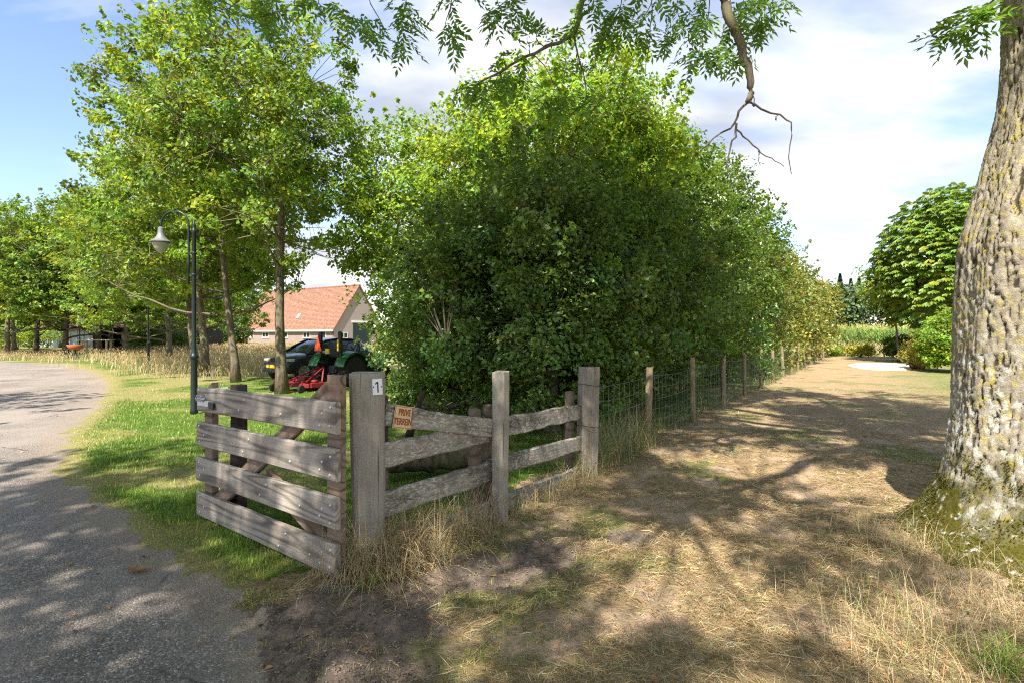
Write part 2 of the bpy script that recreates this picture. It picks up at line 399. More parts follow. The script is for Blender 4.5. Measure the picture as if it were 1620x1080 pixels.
# ------------------------------------------------------------------ ground
def m_ground(kind):
    t = NT(kind + '_surface'); c = t.n('ShaderNodeTexCoord').outputs['Object']
    nb = t.noise(c, 0.55, 5, 0.6); nm = t.noise(c, 4.0, 6, 0.65); nf = t.noise(c, 38, 6, 0.7)
    if kind == 'road':
        vor = t.n('ShaderNodeTexVoronoi', {'Vector': c, 'Scale': 95.0}); v2 = t.n('ShaderNodeTexVoronoi', {'Vector': c, 'Scale': 42.0})
        stone = t.ramp(t.n('ShaderNodeSeparateColor', {0: vor.outputs['Color']}).outputs[0], [(0.0, (0.10, 0.083, 0.07)), (0.6, (0.19, 0.163, 0.14)), (0.93, (0.36, 0.315, 0.275)), (1.0, (0.58, 0.55, 0.50))])
        col = t.mix(t.ramp(nm, [(0.35, 0.0), (0.75, 0.55)]), stone, (0.22, 0.19, 0.165))
        col = t.mix(t.ramp(nb, [(0.38, 0.0), (0.62, 0.8)]), col, (0.34, 0.29, 0.25))
        col = t.mix(t.ramp(t.noise(c, 1.7, 7, 0.7), [(0.58, 0.0), (0.7, 0.5)]), col, (0.30, 0.24, 0.175))
        h = t.math('ADD', t.math('MULTIPLY', vor.outputs['Distance'], -1.2), t.math('MULTIPLY', nf, 0.8))
        vc = t.n('ShaderNodeTexVoronoi', {'Vector': t.n('ShaderNodeMixRGB', {0: 0.12, 1: c, 2: t.n('ShaderNodeTexNoise', {'Vector': c, 'Scale': 3.0, 'Detail': 4.0}).outputs['Color']}).outputs[0], 'Scale': 0.7}, feature='DISTANCE_TO_EDGE')
        ck_ = t.math('MULTIPLY', t.ramp(vc.outputs['Distance'], [(0.0, 1.0), (0.010, 0.0)]), t.ramp(t.noise(c, 0.9, 3), [(0.5, 0.0), (0.58, 0.85)])); col = t.mix(ck_, col, (0.05, 0.042, 0.036)); h = t.math('SUBTRACT', h, t.math('MULTIPLY', ck_, 2.0))
        sand = t.attr('edge'); col = t.mix(t.math('MULTIPLY', sand, t.ramp(nm, [(0.3, 0.25), (0.6, 0.95)])), col, (0.30, 0.235, 0.165))
        t.bsdf(col, 0.93, h, 0.7, 0.012, 0.2)
    elif kind == 'lawn':
        dry = t.attr('dry')
        g = t.ramp(nf, [(0.3, (0.045, 0.085, 0.014)), (0.7, (0.13, 0.20, 0.035))])
        y_ = t.ramp(nf, [(0.3, (0.20, 0.16, 0.07)), (0.7, (0.46, 0.38, 0.18))])
        col = t.mix(dry, g, y_); t.bsdf(col, 0.95, nf, 0.9, 0.03, 0.1)
    elif kind == 'path':
        soil = t.attr('soil'); mud = t.attr('mud'); grn = t.attr('green')
        s1 = t.ramp(t.noise(t.n('ShaderNodeMapping', {'Vector': c, 'Scale': (1, 1.7, 1)}).outputs[0], 26, 8, 0.75), [(0.3, (0.19, 0.12, 0.06)), (0.5, (0.40, 0.29, 0.165)), (0.72, (0.58, 0.455, 0.28))])
        s1 = t.mix(t.ramp(nm, [(0.35, 0.0), (0.7, 0.5)]), s1, (0.27, 0.165, 0.085))
        s1 = t.mix(t.math('MULTIPLY', grn, t.ramp(nf, [(0.3, 0.35), (0.6, 0.95)])), s1, (0.14, 0.19, 0.05))
        ear = t.ramp(nf, [(0.3, (0.37, 0.25, 0.165)), (0.7, (0.60, 0.45, 0.32))])
        col = t.mix(soil, s1, ear)
        md = t.ramp(t.noise(c, 22, 8, 0.7), [(0.3, (0.13, 0.095, 0.075)), (0.7, (0.33, 0.26, 0.21))])
        col = t.mix(mud, col, md); t.bsdf(col, 0.96, t.math('ADD', nf, t.math('MULTIPLY', t.noise(c, 110, 4, 0.7), 0.6)), 0.9, 0.03, 0.1)
    else:
        g = t.ramp(nm, [(0.3, (0.10, 0.13, 0.03)), (0.7, (0.26, 0.22, 0.09))])
        t.bsdf(g, 0.95, nf, 0.6, 0.05, 0.1)
    return t.m
GMAT = {k: m_ground(k) for k in ('road', 'lawn', 'path', 'ground')}
def drymask(x, y):
    s, t = fence_side(x, y)
    d = 0.7 * sstep(0.53, 0.68, fbm(x * 0.55, y * 0.55, 41) + 0.10 * sstep(8, 18, y))
    d = np.maximum(d, sstep(0.55, 0.72, fbm(x * 2.2, y * 2.2, 43)) * 0.55)
    # sun-scorched towards the road's edge
    e = np.zeros(np.shape(x)); RP = np.array(ROAD[:18])
    dm = np.full(np.shape(x), 9e9)
    for a, b in zip(RP[:-1], RP[1:]):
        ab = b - a; tt = np.clip(((x - a[0]) * ab[0] + (y - a[1]) * ab[1]) / (ab @ ab), 0, 1)
        dm = np.minimum(dm, np.hypot(x - a[0] - tt * ab[0], y - a[1] - tt * ab[1]))
    w = 0.13 + 0.028 * y
    d = np.maximum(d, (1 - sstep(0.25 * w, 1.1 * w, dm)) * (0.6 + 0.4 * fbm(x * 5, y * 5, 45)))
    return np.clip(d, 0, 1), dm
def build_ground():
    acc = {k: ([], [], [0]) for k in ('road', 'path', 'lawn')}
    def grid(x0, x1, y0, y1, st, hole=None):
        xs = np.arange(x0, x1 + st / 2, st); ys = np.arange(y0, y1 + st / 2, st); X, Y = np.meshgrid(xs, ys)
        cx = (X[:-1, :-1] + st / 2); cy = (Y[:-1, :-1] + st / 2)
        r, p, l = zones(cx, cy); Z = ground_z(X, Y); ny, nx = X.shape
        idx = np.arange(ny * nx).reshape(ny, nx)
        Q = np.stack([idx[:-1, :-1], idx[:-1, 1:], idx[1:, 1:], idx[1:, :-1]], -1)
        keep = np.ones(cx.shape, bool)
        if hole: keep = ~((cx > hole[0]) & (cx < hole[1]) & (cy > hole[2]) & (cy < hole[3]))
        for k, m in (('road', r), ('path', p), ('lawn', l)):
            q = Q[m & keep]; 
            if not len(q): continue
            u, inv = np.unique(q.ravel(), return_inverse=True)
            V = np.stack([X.ravel()[u], Y.ravel()[u], Z.ravel()[u]], 1)
            acc[k][0].append(V); acc[k][1].append(inv.reshape(-1, 4) + acc[k][2][0]); acc[k][2][0] += len(V)
    grid(-6.0, 6.0, 1.2, 9.0, 0.035)
    grid(-24.0, 26.0, -6.0, 33.0, 0.20, (-6.0, 6.0, 1.2, 9.0))
    grid(-72.0, 61.5, -18.0, 70.5, 1.5, (-24.0, 26.0, -6.0, 33.0))
    for k in acc:
        V = np.concatenate(acc[k][0]); F = np.concatenate(acc[k][1]); x, y = V[:, 0], V[:, 1]; at = {}
        dr, dm = drymask(x, y)
        if k == 'lawn': at['dry'] = dr
        if k == 'road': at['edge'] = (1 - sstep(0.05, 0.35 + 0.02 * np.clip(y, 0, 40), dm)) * 0.8
        if k == 'path':
            at['mud'] = mudmask(x, y)
            s, t = fence_side(x, y)
            at['soil'] = 0.85 * sstep(0.57, 0.70, fbm(x * 2.3, y * 2.3, 51, 5) + 0.05 * (1 - sstep(3, 7, y))) * (1 - 0.8 * sstep(8, 14, y))
            at['green'] = np.clip(0.8 * sstep(0.58, 0.70, fbm(x * 1.3, y * 1.3, 53)) + sstep(2.5, 4.5, s) * sstep(9, 16, y) * 0.55 + sstep(4.4, 5.5, s) * sstep(14, 18, y), 0, 1)
        o = link(k, np_mesh(k, V, F, smooth=True, attrs=at), GMAT[k], kind='structure')
    S = 1400.0
    V = [(-S, -S, -0.06), (S, -S, -0.06), (S, S, -0.06), (-S, S, -0.06)]
    link('ground', np_mesh('ground', V, np.array([[0, 1, 2, 3]])), GMAT['ground'], kind='structure')
build_ground()

# ------------------------------------------------------------------ leaves
def unit(v): return v / (np.linalg.norm(v, axis=-1, keepdims=True) + 1e-9)
def leaf_quads(C, Nn, D, L, Wd, tint, fold=0.18):
    """each leaf is a creased lozenge; C centre, Nn normal, D direction"""
    n = len(C); Nn = unit(Nn); S = unit(np.cross(Nn, D)); D = unit(np.cross(S, Nn))
    L = np.broadcast_to(L, (n,))[:, None]; Wd = np.broadcast_to(Wd, (n,))[:, None]
    b = C - D * L * 0.5; t = C + D * L * 0.5 - Nn * L * 0.10
    m = C - D * L * 0.02
    l = m + S * Wd * 0.5 + Nn * Wd * fold; r = m - S * Wd * 0.5 + Nn * Wd * fold
    V = np.stack([b, l, t, r], 1).reshape(-1, 3)
    i = np.arange(n) * 4
    F = np.concatenate([np.stack([i, i + 2, i + 1], 1), np.stack([i, i + 3, i + 2], 1)])
    T = np.repeat(tint, 4, axis=0)
    return V, F, T
def leaf_hex(C, Nn, D, L, Wd, tint, fold=0.12):
    """six-cornered broad leaf (wider towards the tip), four triangles"""
    n = len(C); Nn = unit(Nn); S = unit(np.cross(Nn, D)); D = unit(np.cross(S, Nn))
    L = np.broadcast_to(L, (n,))[:, None]; Wd = np.broadcast_to(Wd, (n,))[:, None]
    b = C - D * L * 0.5; t = C + D * L * 0.5 - Nn * L * 0.12
    l1 = C - D * L * 0.2 + S * Wd * 0.34 + Nn * Wd * fold; l2 = C + D * L * 0.22 + S * Wd * 0.5 + Nn * Wd * fold
    r1 = C - D * L * 0.2 - S * Wd * 0.34 + Nn * Wd * fold; r2 = C + D * L * 0.22 - S * Wd * 0.5 + Nn * Wd * fold
    V = np.stack([b, l1, l2, t, r2, r1], 1).reshape(-1, 3); i = np.arange(n) * 6
    F = [np.stack([i, i + 3, i + 2, i + 1], 1), np.stack([i, i + 5, i + 4, i + 3], 1)]
    return V, np.concatenate(F), np.repeat(tint, 6, axis=0)
def tints(n, r, var=0.22, yellow=0.1, ymix=(1.7, 1.25, 0.8)):
    b = np.clip(r.normal(1, var, (n, 1)), 0.45, 1.7); h = r.normal(0, 0.10, (n, 1))
    T = np.concatenate([b * (1 + h), b, b * (1 - h)], 1)
    m = r.random(n) < yellow; T[m] *= np.array(ymix); return np.clip(T, 0.1, 3)
def clump_leaves(cen, rad, per, r, up=0.55, flat=0.7, out=None):
    """leaf centres and normals scattered in flattened clumps"""
    n = len(cen) * per
    p = unit(r.normal(0, 1, (n, 3))) * (r.random((n, 1)) ** 0.45)
    p[:, 2] *= flat
    rr = np.repeat(np.broadcast_to(rad, (len(cen),)), per)[:, None]
    C = np.repeat(cen, per, axis=0) + p * rr
    N = p * 0.5 + np.array([0, 0, up]) + r.normal(0, 0.42, (n, 3))
    if out is not None: N += np.repeat(out, per, axis=0) * 0.45
    return C, N
def lumpy(dirs, s, amp=0.25, f=2.2):
    a = np.arctan2(dirs[:, 1], dirs[:, 0]); e = dirs[:, 2]
    return 1 + amp * 2 * (fbm(np.cos(a) * f + 7 + e * 1.3, np.sin(a) * f + 3 - e * f, s, 3) - 0.5)

def tree(name, label, cat, base, height, crown_c, crown_r, trunk_r, mat, nclump, per, L, Wd, clump_r, seed,
         yellow=0.1, var=0.22, group=None, shell=0.35, nlimb=16, lean=(0, 0), zmin=None, bark=None, dense_shape='quad', ymix=(1.7, 1.25, 0.8), twigs=True, flat=0.7, skirt=0.0, lump=0.22, shoots=0, hollows=1):
    r = np.random.default_rng(seed); bx, by = base; bz = float(ground_z(bx, by)) - 0.05
    root = thing(name, label, cat, (bx, by, bz), 0, group)
    cc_ = np.array(crown_c, float) - np.array([bx, by, bz]); cr_ = np.array(crown_r, float)
    # clump centres
    d = unit(r.normal(0, 1, (nclump * 3, 3)))
    d = d[d[:, 2] > -0.98]; ho = lumpy(d, seed + 50, 1.0, 3.6) - 1; d = d[(ho > -0.22) | (r.random(len(d)) < 0.22)] if hollows else d
    d = d[d[:, 2] > (-0.97 if skirt else -0.75)][:nclump]
    rad = (shell + (1 - shell) * r.random(len(d)) ** 0.6) * lumpy(d, seed, lump) * (1 + 0.16 * hollows * (lumpy(d, seed + 50, 1.0, 3.6) - 1))
    ds = d.copy(); lo_ = d[:, 2] < 0; hz = np.sqrt(np.clip(1 - d[:, 2] ** 2, 0.05, 1)); ds[lo_, :2] *= (1 + skirt * (1 / hz[lo_] - 1))[:, None]
    cen = cc_ + ds * cr_ * rad[:, None]
    if zmin is not None: cen = cen[cen[:, 2] + bz > zmin + r.random(len(cen)) * 0.5]
    outd = unit((cen - cc_) / cr_)
    crad = clump_r * r.uniform(0.6, 1.35, len(cen))
    if shoots:
        sd_ = unit(r.normal(0, 1, (shoots * 2, 3)) + np.array([0, 0, 0.35])); sd_ = sd_[sd_[:, 2] > -0.35][:shoots]; b0 = lumpy(sd_, seed, lump); ex = []; er = []
        for j in range(4):
            ex.append(cc_ + sd_ * cr_ * (b0 * 0.97)[:, None] + unit(sd_ + np.array([0, 0, 0.5])) * (0.16 * j * r.uniform(0.6, 1.5, len(sd_)))[:, None]); er.append(np.full(len(sd_), (0.26, 0.20, 0.14, 0.09)[j]))
        # shoots carry fewer leaves than the clumps
        eC, eN = clump_leaves(np.concatenate(ex), np.concatenate(er), max(8, per // 7), r, flat=1.0)
    C, N = clump_leaves(cen, crad, per, r, out=outd + r.normal(0, 1.0, outd.shape), flat=flat); nm = len(C)
    if shoots: C = np.concatenate([C, eC]); N = np.concatenate([N, eN])
    n = len(C); Dv = unit(r.normal(0, 1, (n, 3)) + np.array([0, 0, -0.25]))
    Ls = L * r.uniform(0.55, 1.45, n)
    ct = np.ones((n, 3)); ct[:nm] = np.repeat(tints(len(cen), r, 0.24, 0.0), per, axis=0)
    fn = leaf_hex if dense_shape == 'hex' else leaf_quads
    V, F, T = fn(C, N, Dv, Ls, Ls * Wd / L, tints(n, r, var, yellow, ymix) * ct)
    link('crown', np_mesh('crown', V, F, T), mat, root, 'stuff')
    # wood
    mb = MB(); top = cc_ + np.array([lean[0], lean[1], cr_[2] * 0.55]); nT = 14
    ax = wobble((0, 0, 0), top, nT, 0.010, r)
    tt = np.linspace(0, 1, nT); rr = trunk_r * (1.0 - 0.86 * tt ** 1.1); rr[0] *= 1.5; rr[1] *= 1.08
    mb.tube(ax, rr, 12)
    limb_pts = []
    pick = r.permutation(len(cen))[:nlimb]
    for k in pick:
        e = cen[k]; zf = np.clip((e[2] - 0.25 * np.hypot(*(e[:2] - ax[-1][:2])) - ax[0][2]) / top[2], 0.22, 0.92) * (nT - 1)
        i0 = int(zf); s = ax[i0]; P = wobble(s, e, 8, 0.05, r, -0.05)
        P = P[:]; mb.tube(P, np.linspace(max(0.012, rr[i0] * 0.5), 0.010, 8), 6); limb_pts.append(P[2:])
    if twigs and limb_pts:
        LP = np.concatenate(limb_pts + [ax[5:]])
        for k in range(0, len(cen)):
            if k in pick: continue
            j = np.argmin(((LP - cen[k]) ** 2).sum(1)); P = wobble(LP[j], cen[k], 4, 0.06, r)
            mb.tube(P, np.linspace(0.014, 0.005, 4), 3, False)
    mb.build('trunk', bark or M_BARK, root, True)
    return root

# ------------------------------------------------------------------ timber helpers
def plank(name, L, h, t, mat, parent, M, seed=0, segs=26, wear=0.006, endwear=0.0):
    """a weathered board: local X along it, Y its thickness, Z its height, placed by the 4x4 M"""
    r = np.random.default_rng(seed); xs = np.linspace(0, L, segs); b = min(0.010, t * 0.2)
    prof = np.array([(-t / 2 + b, -h / 2), (t / 2 - b, -h / 2), (t / 2, -h / 2 + b), (t / 2, 0), (t / 2, h / 2 - b), (t / 2 - b, h / 2), (-t / 2 + b, h / 2), (-t / 2, h / 2 - b), (-t / 2, 0), (-t / 2, -h / 2 + b)])
    k = len(prof); V = []
    for i, x in enumerate(xs):
        up = (fbm(x * 4 + seed * 3.1, 0.5, seed) - 0.5) * wear * 3; lo = (fbm(x * 4 + seed * 1.7, 5.5, seed + 3) - 0.5) * wear * 3
        dy = (fbm(x * 1.5 + seed, 9.5, seed + 5) - 0.5) * wear * 2
        e = 1.0
        for (y, z) in prof:
            zz_ = z + (up if z > 0 else lo if z < 0 else 0)
            V.append((x + (0 if 0 < i < segs - 1 else r.normal(0, wear * 0.4 + endwear)), y + dy + r.normal(0, wear * 0.10), zz_ + r.normal(0, wear * 0.12)))
    F = [(i * k + j, i * k + (j + 1) % k, (i + 1) * k + (j + 1) % k, (i + 1) * k + j) for i in range(segs - 1) for j in range(k)]
    F.append(tuple(range(k))[::-1]); F.append(tuple((segs - 1) * k + j for j in range(k)))
    me = bpy.data.meshes.new(name); me.from_pydata(V, [], F); me.update()
    bm = bmesh.new(); bm.from_mesh(me); bmesh.ops.recalc_face_normals(bm, faces=bm.faces); bm.to_mesh(me); bm.free()
    o = link(name, me, mat, parent); o.matrix_local = M; return o
def frame(p, xdir, z=(0, 0, 1)):
    x = np.array(xdir, float); x /= np.linalg.norm(x); y = np.cross(z, x); y /= np.linalg.norm(y); zz_ = np.cross(x, y)
    return Matrix(((x[0], y[0], zz_[0], p[0]), (x[1], y[1], zz_[1], p[1]), (x[2], y[2], zz_[2], p[2]), (0, 0, 0, 1)))
def upright(name, mat, parent, base, h, wx, wy, rz, seed, corner=0.03, top='flat', taper=0.0, lean=(0, 0), segs=16, wear=0.006):
    """a standing post with worn, uneven faces; top: flat, slant, round or point"""
    r = np.random.default_rng(seed); prof = []
    for q, (sx, sy) in enumerate(((1, 1), (-1, 1), (-1, -1), (1, -1))):
        for j in range(4):
            a = math.pi / 2 * q + math.pi / 2 * j / 3
            prof.append((sx * (wx / 2 - corner) + corner * math.cos(a), sy * (wy / 2 - corner) + corner * math.sin(a)))
    k = len(prof); V = []; zs = np.linspace(0, 1, segs)
    for i, z in enumerate(zs):
        s = 1 - taper * (1 - z)
        for j, (x, y) in enumerate(prof):
            n = (fbm(j * 0.9 + seed, z * 3 + seed, seed) - 0.5) * wear * 3; q = 1 + n / max(wx, 0.05)
            zz_ = z * h
            if i >= segs - 1 or z > 0.92:
                if top == 'slant': zz_ -= (x / wx + 0.5) * wx * 0.55 * (z - 0.92) / 0.08
                if top == 'round': zz_ -= (abs(2 * x / wx) ** 2.4) * wx * 0.5 * (z - 0.92) / 0.08
                if top == 'point': zz_ -= (abs(2 * x / wx)) * wx * 0.16 * (z - 0.92) / 0.08
            V.append((x * s * q + lean[0] * z * h, y * s * q + lean[1] * z * h, zz_ + (r.normal(0, wear * 0.5) if i == segs - 1 else 0)))
    F = [(i * k + j, i * k + (j + 1) % k, (i + 1) * k + (j + 1) % k, (i + 1) * k + j) for i in range(segs - 1) for j in range(k)]
    c = len(V); V.append(tuple(np.mean(np.array(V[-k:]), 0)))
    if top == 'round': V[c] = (lean[0] * h, lean[1] * h, h)
    if top == 'point': V[c] = (lean[0] * h, lean[1] * h, h)
    F += [((segs - 1) * k + j, (segs - 1) * k + (j + 1) % k, c) for j in range(k)]
    F.append(tuple(range(k))[::-1])
    me = bpy.data.meshes.new(name); me.from_pydata(V, [], F); me.update()
    o = link(name, me, mat, parent); o.location = base; o.rotation_euler = (0, 0, rz); return o
def text_mesh(name, s, size, mat, parent, M, depth=0.0012, sx=1.0):
    c = bpy.data.curves.new(name, 'FONT'); c.body = s; c.size = size; c.align_x = 'CENTER'; c.align_y = 'CENTER'; c.extrude = depth; c.offset = size * 0.018
    o = bpy.data.objects.new(name, c); COL.objects.link(o)
    dg = bpy.context.evaluated_depsgraph_get(); me = bpy.data.meshes.new_from_object(o.evaluated_get(dg)); bpy.data.objects.remove(o)
    o = link(name, me, mat, parent); o.matrix_local = M @ Matrix.Scale(sx, 4, (1, 0, 0)); return o

# ------------------------------------------------------------------ the open field gate
gA = np.array([-1.145, 3.555, 0.045]); gB = np.array([-2.84, 4.905, -0.02])
gd = gB - gA; gL = np.linalg.norm(gd); 
GATE = thing('field_gate', 'open wooden field gate of four wide grey-brown boards over the lawn', 'gate', tuple(gA))
GX = gd / gL; gy = np.cross((0, 0, 1), GX); gy /= np.linalg.norm(gy); gz = np.cross(GX, gy)     # gy points away from the viewer's side
if gy @ np.array([gA[0], gA[1], 0]) < 0: gy = -gy
def gp(x, y, z): return GX * x + gy * y + np.array([0, 0, 1.0]) * z
def gmat(x, y, z, ang=0.0):
    xd = GX * math.cos(ang) + np.array([0, 0, 1.0]) * math.sin(ang); zd = -GX * math.sin(ang) + np.array([0, 0, 1.0]) * math.cos(ang)
    p = gp(x, y, z); yd = np.cross(zd, xd)
    return Matrix(((xd[0], yd[0], zd[0], p[0]), (xd[1], yd[1], zd[1], p[1]), (xd[2], yd[2], zd[2], p[2]), (0, 0, 0, 1)))
boltme = None
def bolt(parent, M):
    global boltme
    if boltme is None:
        mb = MB(); mb.lathe([(0.0105, 0), (0.0105, 0.004), (0.007, 0.008), (0.0, 0.009)], 8)
        o = mb.build('bolt', M_GALV, parent, True); boltme = o.data
    else: o = link('bolt', boltme, M_GALV, parent)
    o.matrix_local = M; return o
bz = [(0.05, 0.265), (0.362, 0.575), (0.678, 0.893), (0.99, 1.205)]
rb = random.Random(5)
for i, (z0, z1) in enumerate(bz):
    zc = (z0 + z1) / 2 - 0.0
    rl = plank('rail', gL - 0.0 + (0.0, 0.012, 0.0, -0.008)[i], z1 - z0, 0.042, M_GATE, GATE, gmat(0, 0, zc - 0.045, 0.0), 40 + i, 34, 0.0018)
    spots = [(0.05, 0.06), (0.06, -0.06), (0.15, 0.02), (0.18, -0.05), (gL - 0.06, 0.07), (gL - 0.07, -0.06), (gL - 0.16, 0.0)]
    dx_ = 0.62 + 0.28 * i if i < 3 else 1.25
    spots += [(dx_, 0.05), (dx_ + 0.10, -0.05), (0.30 + 0.13 * i, -0.03)]
    for (x, z) in spots:
        Mb = Matrix.Translation((x, -0.0205, z + rb.uniform(-0.012, 0.012))) @ Matrix.Rotation(R(90), 4, 'X')
        # the board's local Y points away or towards the viewer depending on handedness
        yl = np.cross((0, 0, 1.0), GX)
        if yl @ gy < 0: Mb = Matrix.Translation((x, 0.0205, z + rb.uniform(-0.012, 0.012))) @ Matrix.Rotation(R(-90), 4, 'X')
        bolt(rl, Mb)
def gpost(name, x, w, t, z0, z1, top, seed, mat):
    o = upright(name, mat, GATE, gp(x, 0.024 + t / 2, z0), z1 - z0, w, t, math.atan2(GX[1], GX[0]), seed, 0.008, top, wear=0.003); return o
gpost('stile', 0.092, 0.150, 0.055, 0.03 - 0.045, 1.375 - 0.045, 'flat', 60, M_STILE)
gpost('stile', gL - 0.13, 0.15, 0.06, 0.06 - 0.045, 1.28 - 0.045, 'slant', 61, M_STILE)
def gbrace(a, b, seed):
    d = np.array(b) - np.array(a); L = np.hypot(*d); plank('brace', L, 0.14, 0.05, M_STILE, GATE, gmat(a[0], 0.026 + 0.0265, a[1] - 0.045, math.atan2(d[1], d[0])), seed, 20, 0.003)
gbrace((0.125, 1.29), (gL - 0.23, 0.18), 62)
gbrace((0.13, 0.20), (1.02, 0.56), 63)
# latch: plate, staples and dark handle on the top board's far end, plus hook to the stake behind
yv = -gy
def gface(x, y, z): return gp(x, -y, z - 0.045)
lt = MB(); lt.bar(gface(gL - 0.035, 0.027, 1.10), gface(gL - 0.36, 0.027, 1.095), 0.006, 0.05, up=(0, 0, 1))
lt.bar(gface(gL - 0.06, 0.035, 1.145), gface(gL - 0.20, 0.035, 1.14), 0.012, 0.016)
lto = lt.build('latch', M_GALV, GATE)
for xx in (0.07, 0.12, 0.165):
    s = MB(); s.tube([gface(gL - xx, 0.02, 1.115), gface(gL - xx, 0.05, 1.12), gface(gL - xx, 0.055, 1.145), gface(gL - xx, 0.05, 1.165), gface(gL - xx, 0.02, 1.168)], 0.006, 6); s.build('staple', M_GALV, lto, True)
s = MB(); s.bar(gface(gL - 0.30, 0.040, 1.093), gface(gL - 0.40, 0.040, 1.085), 0.014, 0.055, bev=0.004); s.build('handle', M_BLACKMET, lto)
hk = MB(); hk.bar(gface(gL - 0.20, 0.0, 1.22), gface(gL - 0.37, -0.10, 1.235), 0.022, 0.012); hk.tube([gface(gL - 0.20, 0.01, 1.19), gface(gL - 0.20, 0.012, 1.225)], 0.008, 6)
hk.build('hook', M_GALV, GATE)
# stake that holds the gate open
ck = thing('catch_stake', 'dark brown square stake standing behind the far end of the open gate', 'stake', tuple(gA + gp(gL - 0.40, 0.17, 0)))
ck.location.z = 0
upright('stake', M_DARKPOST, ck, (0, 0, -0.1), 1.30, 0.105, 0.10, R(-25), 70, 0.012, 'flat')

# ------------------------------------------------------------------ hinge post with house number
GP = thing('gate_post', 'thick weathered grey gate post with rounded corners beside the gate hinge', 'post', (P1[0] - 0.015, P1[1], 0))
upright('post', M_POST, GP, (0, 0, -0.12), 1.495, 0.240, 0.225, R(8), 71, 0.060, 'flat', 0.10, (-0.012, 0), 22, 0.007)
NP = thing('number_plate', 'small white enamel plate with number 1 on the thick gate post', 'sign', (0, 0, 0))
nrm = np.array([math.sin(R(8)), -math.cos(R(8))]); tan = np.array([nrm[1] * -1, nrm[0]])
def facemat(p, n2, tilt=0.0):
    n = np.array([n2[0], n2[1], 0]); n /= np.linalg.norm(n); x = np.cross((0, 0, 1), n); z = np.array([0, 0, 1.0])
    ca, sa = math.cos(tilt), math.sin(tilt); x2 = x * ca + z * sa; y2 = -x * sa + z * ca
    return Matrix(((x2[0], y2[0], n[0], p[0]), (x2[1], y2[1], n[1], p[1]), (x2[2], y2[2], n[2], p[2]), (0, 0, 0, 1)))
xa = np.cross((0, 0, 1), np.array([nrm[0], nrm[1], 0]))
pc = np.array([P1[0] - 0.012, P1[1], 1.285]) + np.array([nrm[0], nrm[1], 0]) * 0.1185 + xa * 0.062
MN = facemat(pc, nrm, R(3)); NP.matrix_world = MN
mb = MB(); mb.box((0, 0, 0), (0.068, 0.112, 0.005), bev=0.0022); mb.build('plate', M_PLATE, NP)
mb = MB(); mb.box((0.003, -0.002, 0.0032), (0.0085, 0.074, 0.0016)); mb.box((-0.006, 0.026, 0.0032), (0.020, 0.008, 0.0016), np.array(Matrix.Rotation(R(40), 3, 'Z')))
mb.build('numeral', M_INK, NP)
for sx in (-1, 1):
    mb = MB(); mb.lathe([(0.0048, 0.002), (0.0048, 0.0042), (0, 0.005)], 8, None, (sx * 0.027, 0, 0)); mb.build('screw', M_INK, NP)

# ------------------------------------------------------------------ grey rail fence
RF = thing('rail_fence', 'weathered grey post and rail fence, flaking, between gate post and hedge', 'fence', (0, 0, 0))
def railseg(a, b, za, zb, h, seed, off=0.0, trim=(0, 0), endwear=0.004, t=0.05):
    a3 = np.array([a[0] + V_[0] * off, a[1] + V_[1] * off, za]); b3 = np.array([b[0] + V_[0] * off, b[1] + V_[1] * off, zb])
    d = unit(b3 - a3); a3 = a3 + d * trim[0]; b3 = b3 - d * trim[1]
    return plank('rail', np.linalg.norm(b3 - a3), h, t, M_RAIL, RF, frame(a3, b3 - a3), seed, 24, 0.011, endwear)
railseg(P1, PM, 1.085, 0.815, 0.155, 80, 0.035, (0.08, 0.02), t=0.04)
railseg(P1, PM, 0.765, 0.785, 0.18, 81, -0.012, (0.08, 0.0))
railseg(P1, PM, 0.40, 0.43, 0.18, 82, -0.012, (0.08, 0.0))
railseg(P1, PM, 0.05, 0.085, 0.165, 83, -0.012, (0.45, 0.0), 0.02)
railseg(PM, PE, 0.80, 0.735, 0.175, 84, -0.012, (0.01, 0.05))
railseg(PM, PE, 0.455, 0.37, 0.165, 85, -0.012, (0.01, 0.05), 0.02)
railseg(PM, PE, 0.10, 0.02, 0.16, 86, -0.012, (0.01, 0.10))
fz = math.atan2(U[1], U[0])
mpos = PM + V_ * 0.10
upright('post', M_RAIL if False else M_POST, RF, (mpos[0], mpos[1], -0.1), 1.43, 0.13, 0.115, fz + R(4), 87, 0.028, 'point', 0, (0.01, 0.0), 22, 0.012)
epos = PE + V_ * 0.05
upright('post', M_ENDPOST, RF, (epos[0], epos[1], -0.1), 1.36, 0.20, 0.19, R(12), 88, 0.012, 'flat', 0, (0.02, 0), 22, 0.011)
for (p, off, hh, w, sd) in ((P1 + U * 0.17, -0.095, 1.20, 0.11, 89), (PM - U * 0.11, -0.095, 1.00, 0.12, 90), (PM + U * 0.10, -0.095, 1.01, 0.11, 91), (PE - U * 0.16, -0.095, 0.99, 0.12, 92)):
    q = p + V_ * off; upright('back_stake', M_SMALLPOST, RF, (q[0], q[1], -0.1), hh + 0.1, w, 0.085, fz, sd, 0.03, 'round', 0, (0, 0), 16, 0.008)
for zz_ in (1.06, 0.58):                                      # tie wire round the end post
    mb = MB(); a = np.linspace(0, 2 * math.pi, 25); P = np.stack([epos[0] + 0.142 * np.cos(a) * 0.98 + 0.02, epos[1] + 0.137 * np.sin(a), zz_ + 0.012 * np.sin(a * 2)], 1)
    P[:, 0] = epos[0] + np.clip((P[:, 0] - epos[0]), -0.13, 0.14); mb.tube(P, 0.004, 5); mb.build('tie_wire', M_RUST, RF, True)
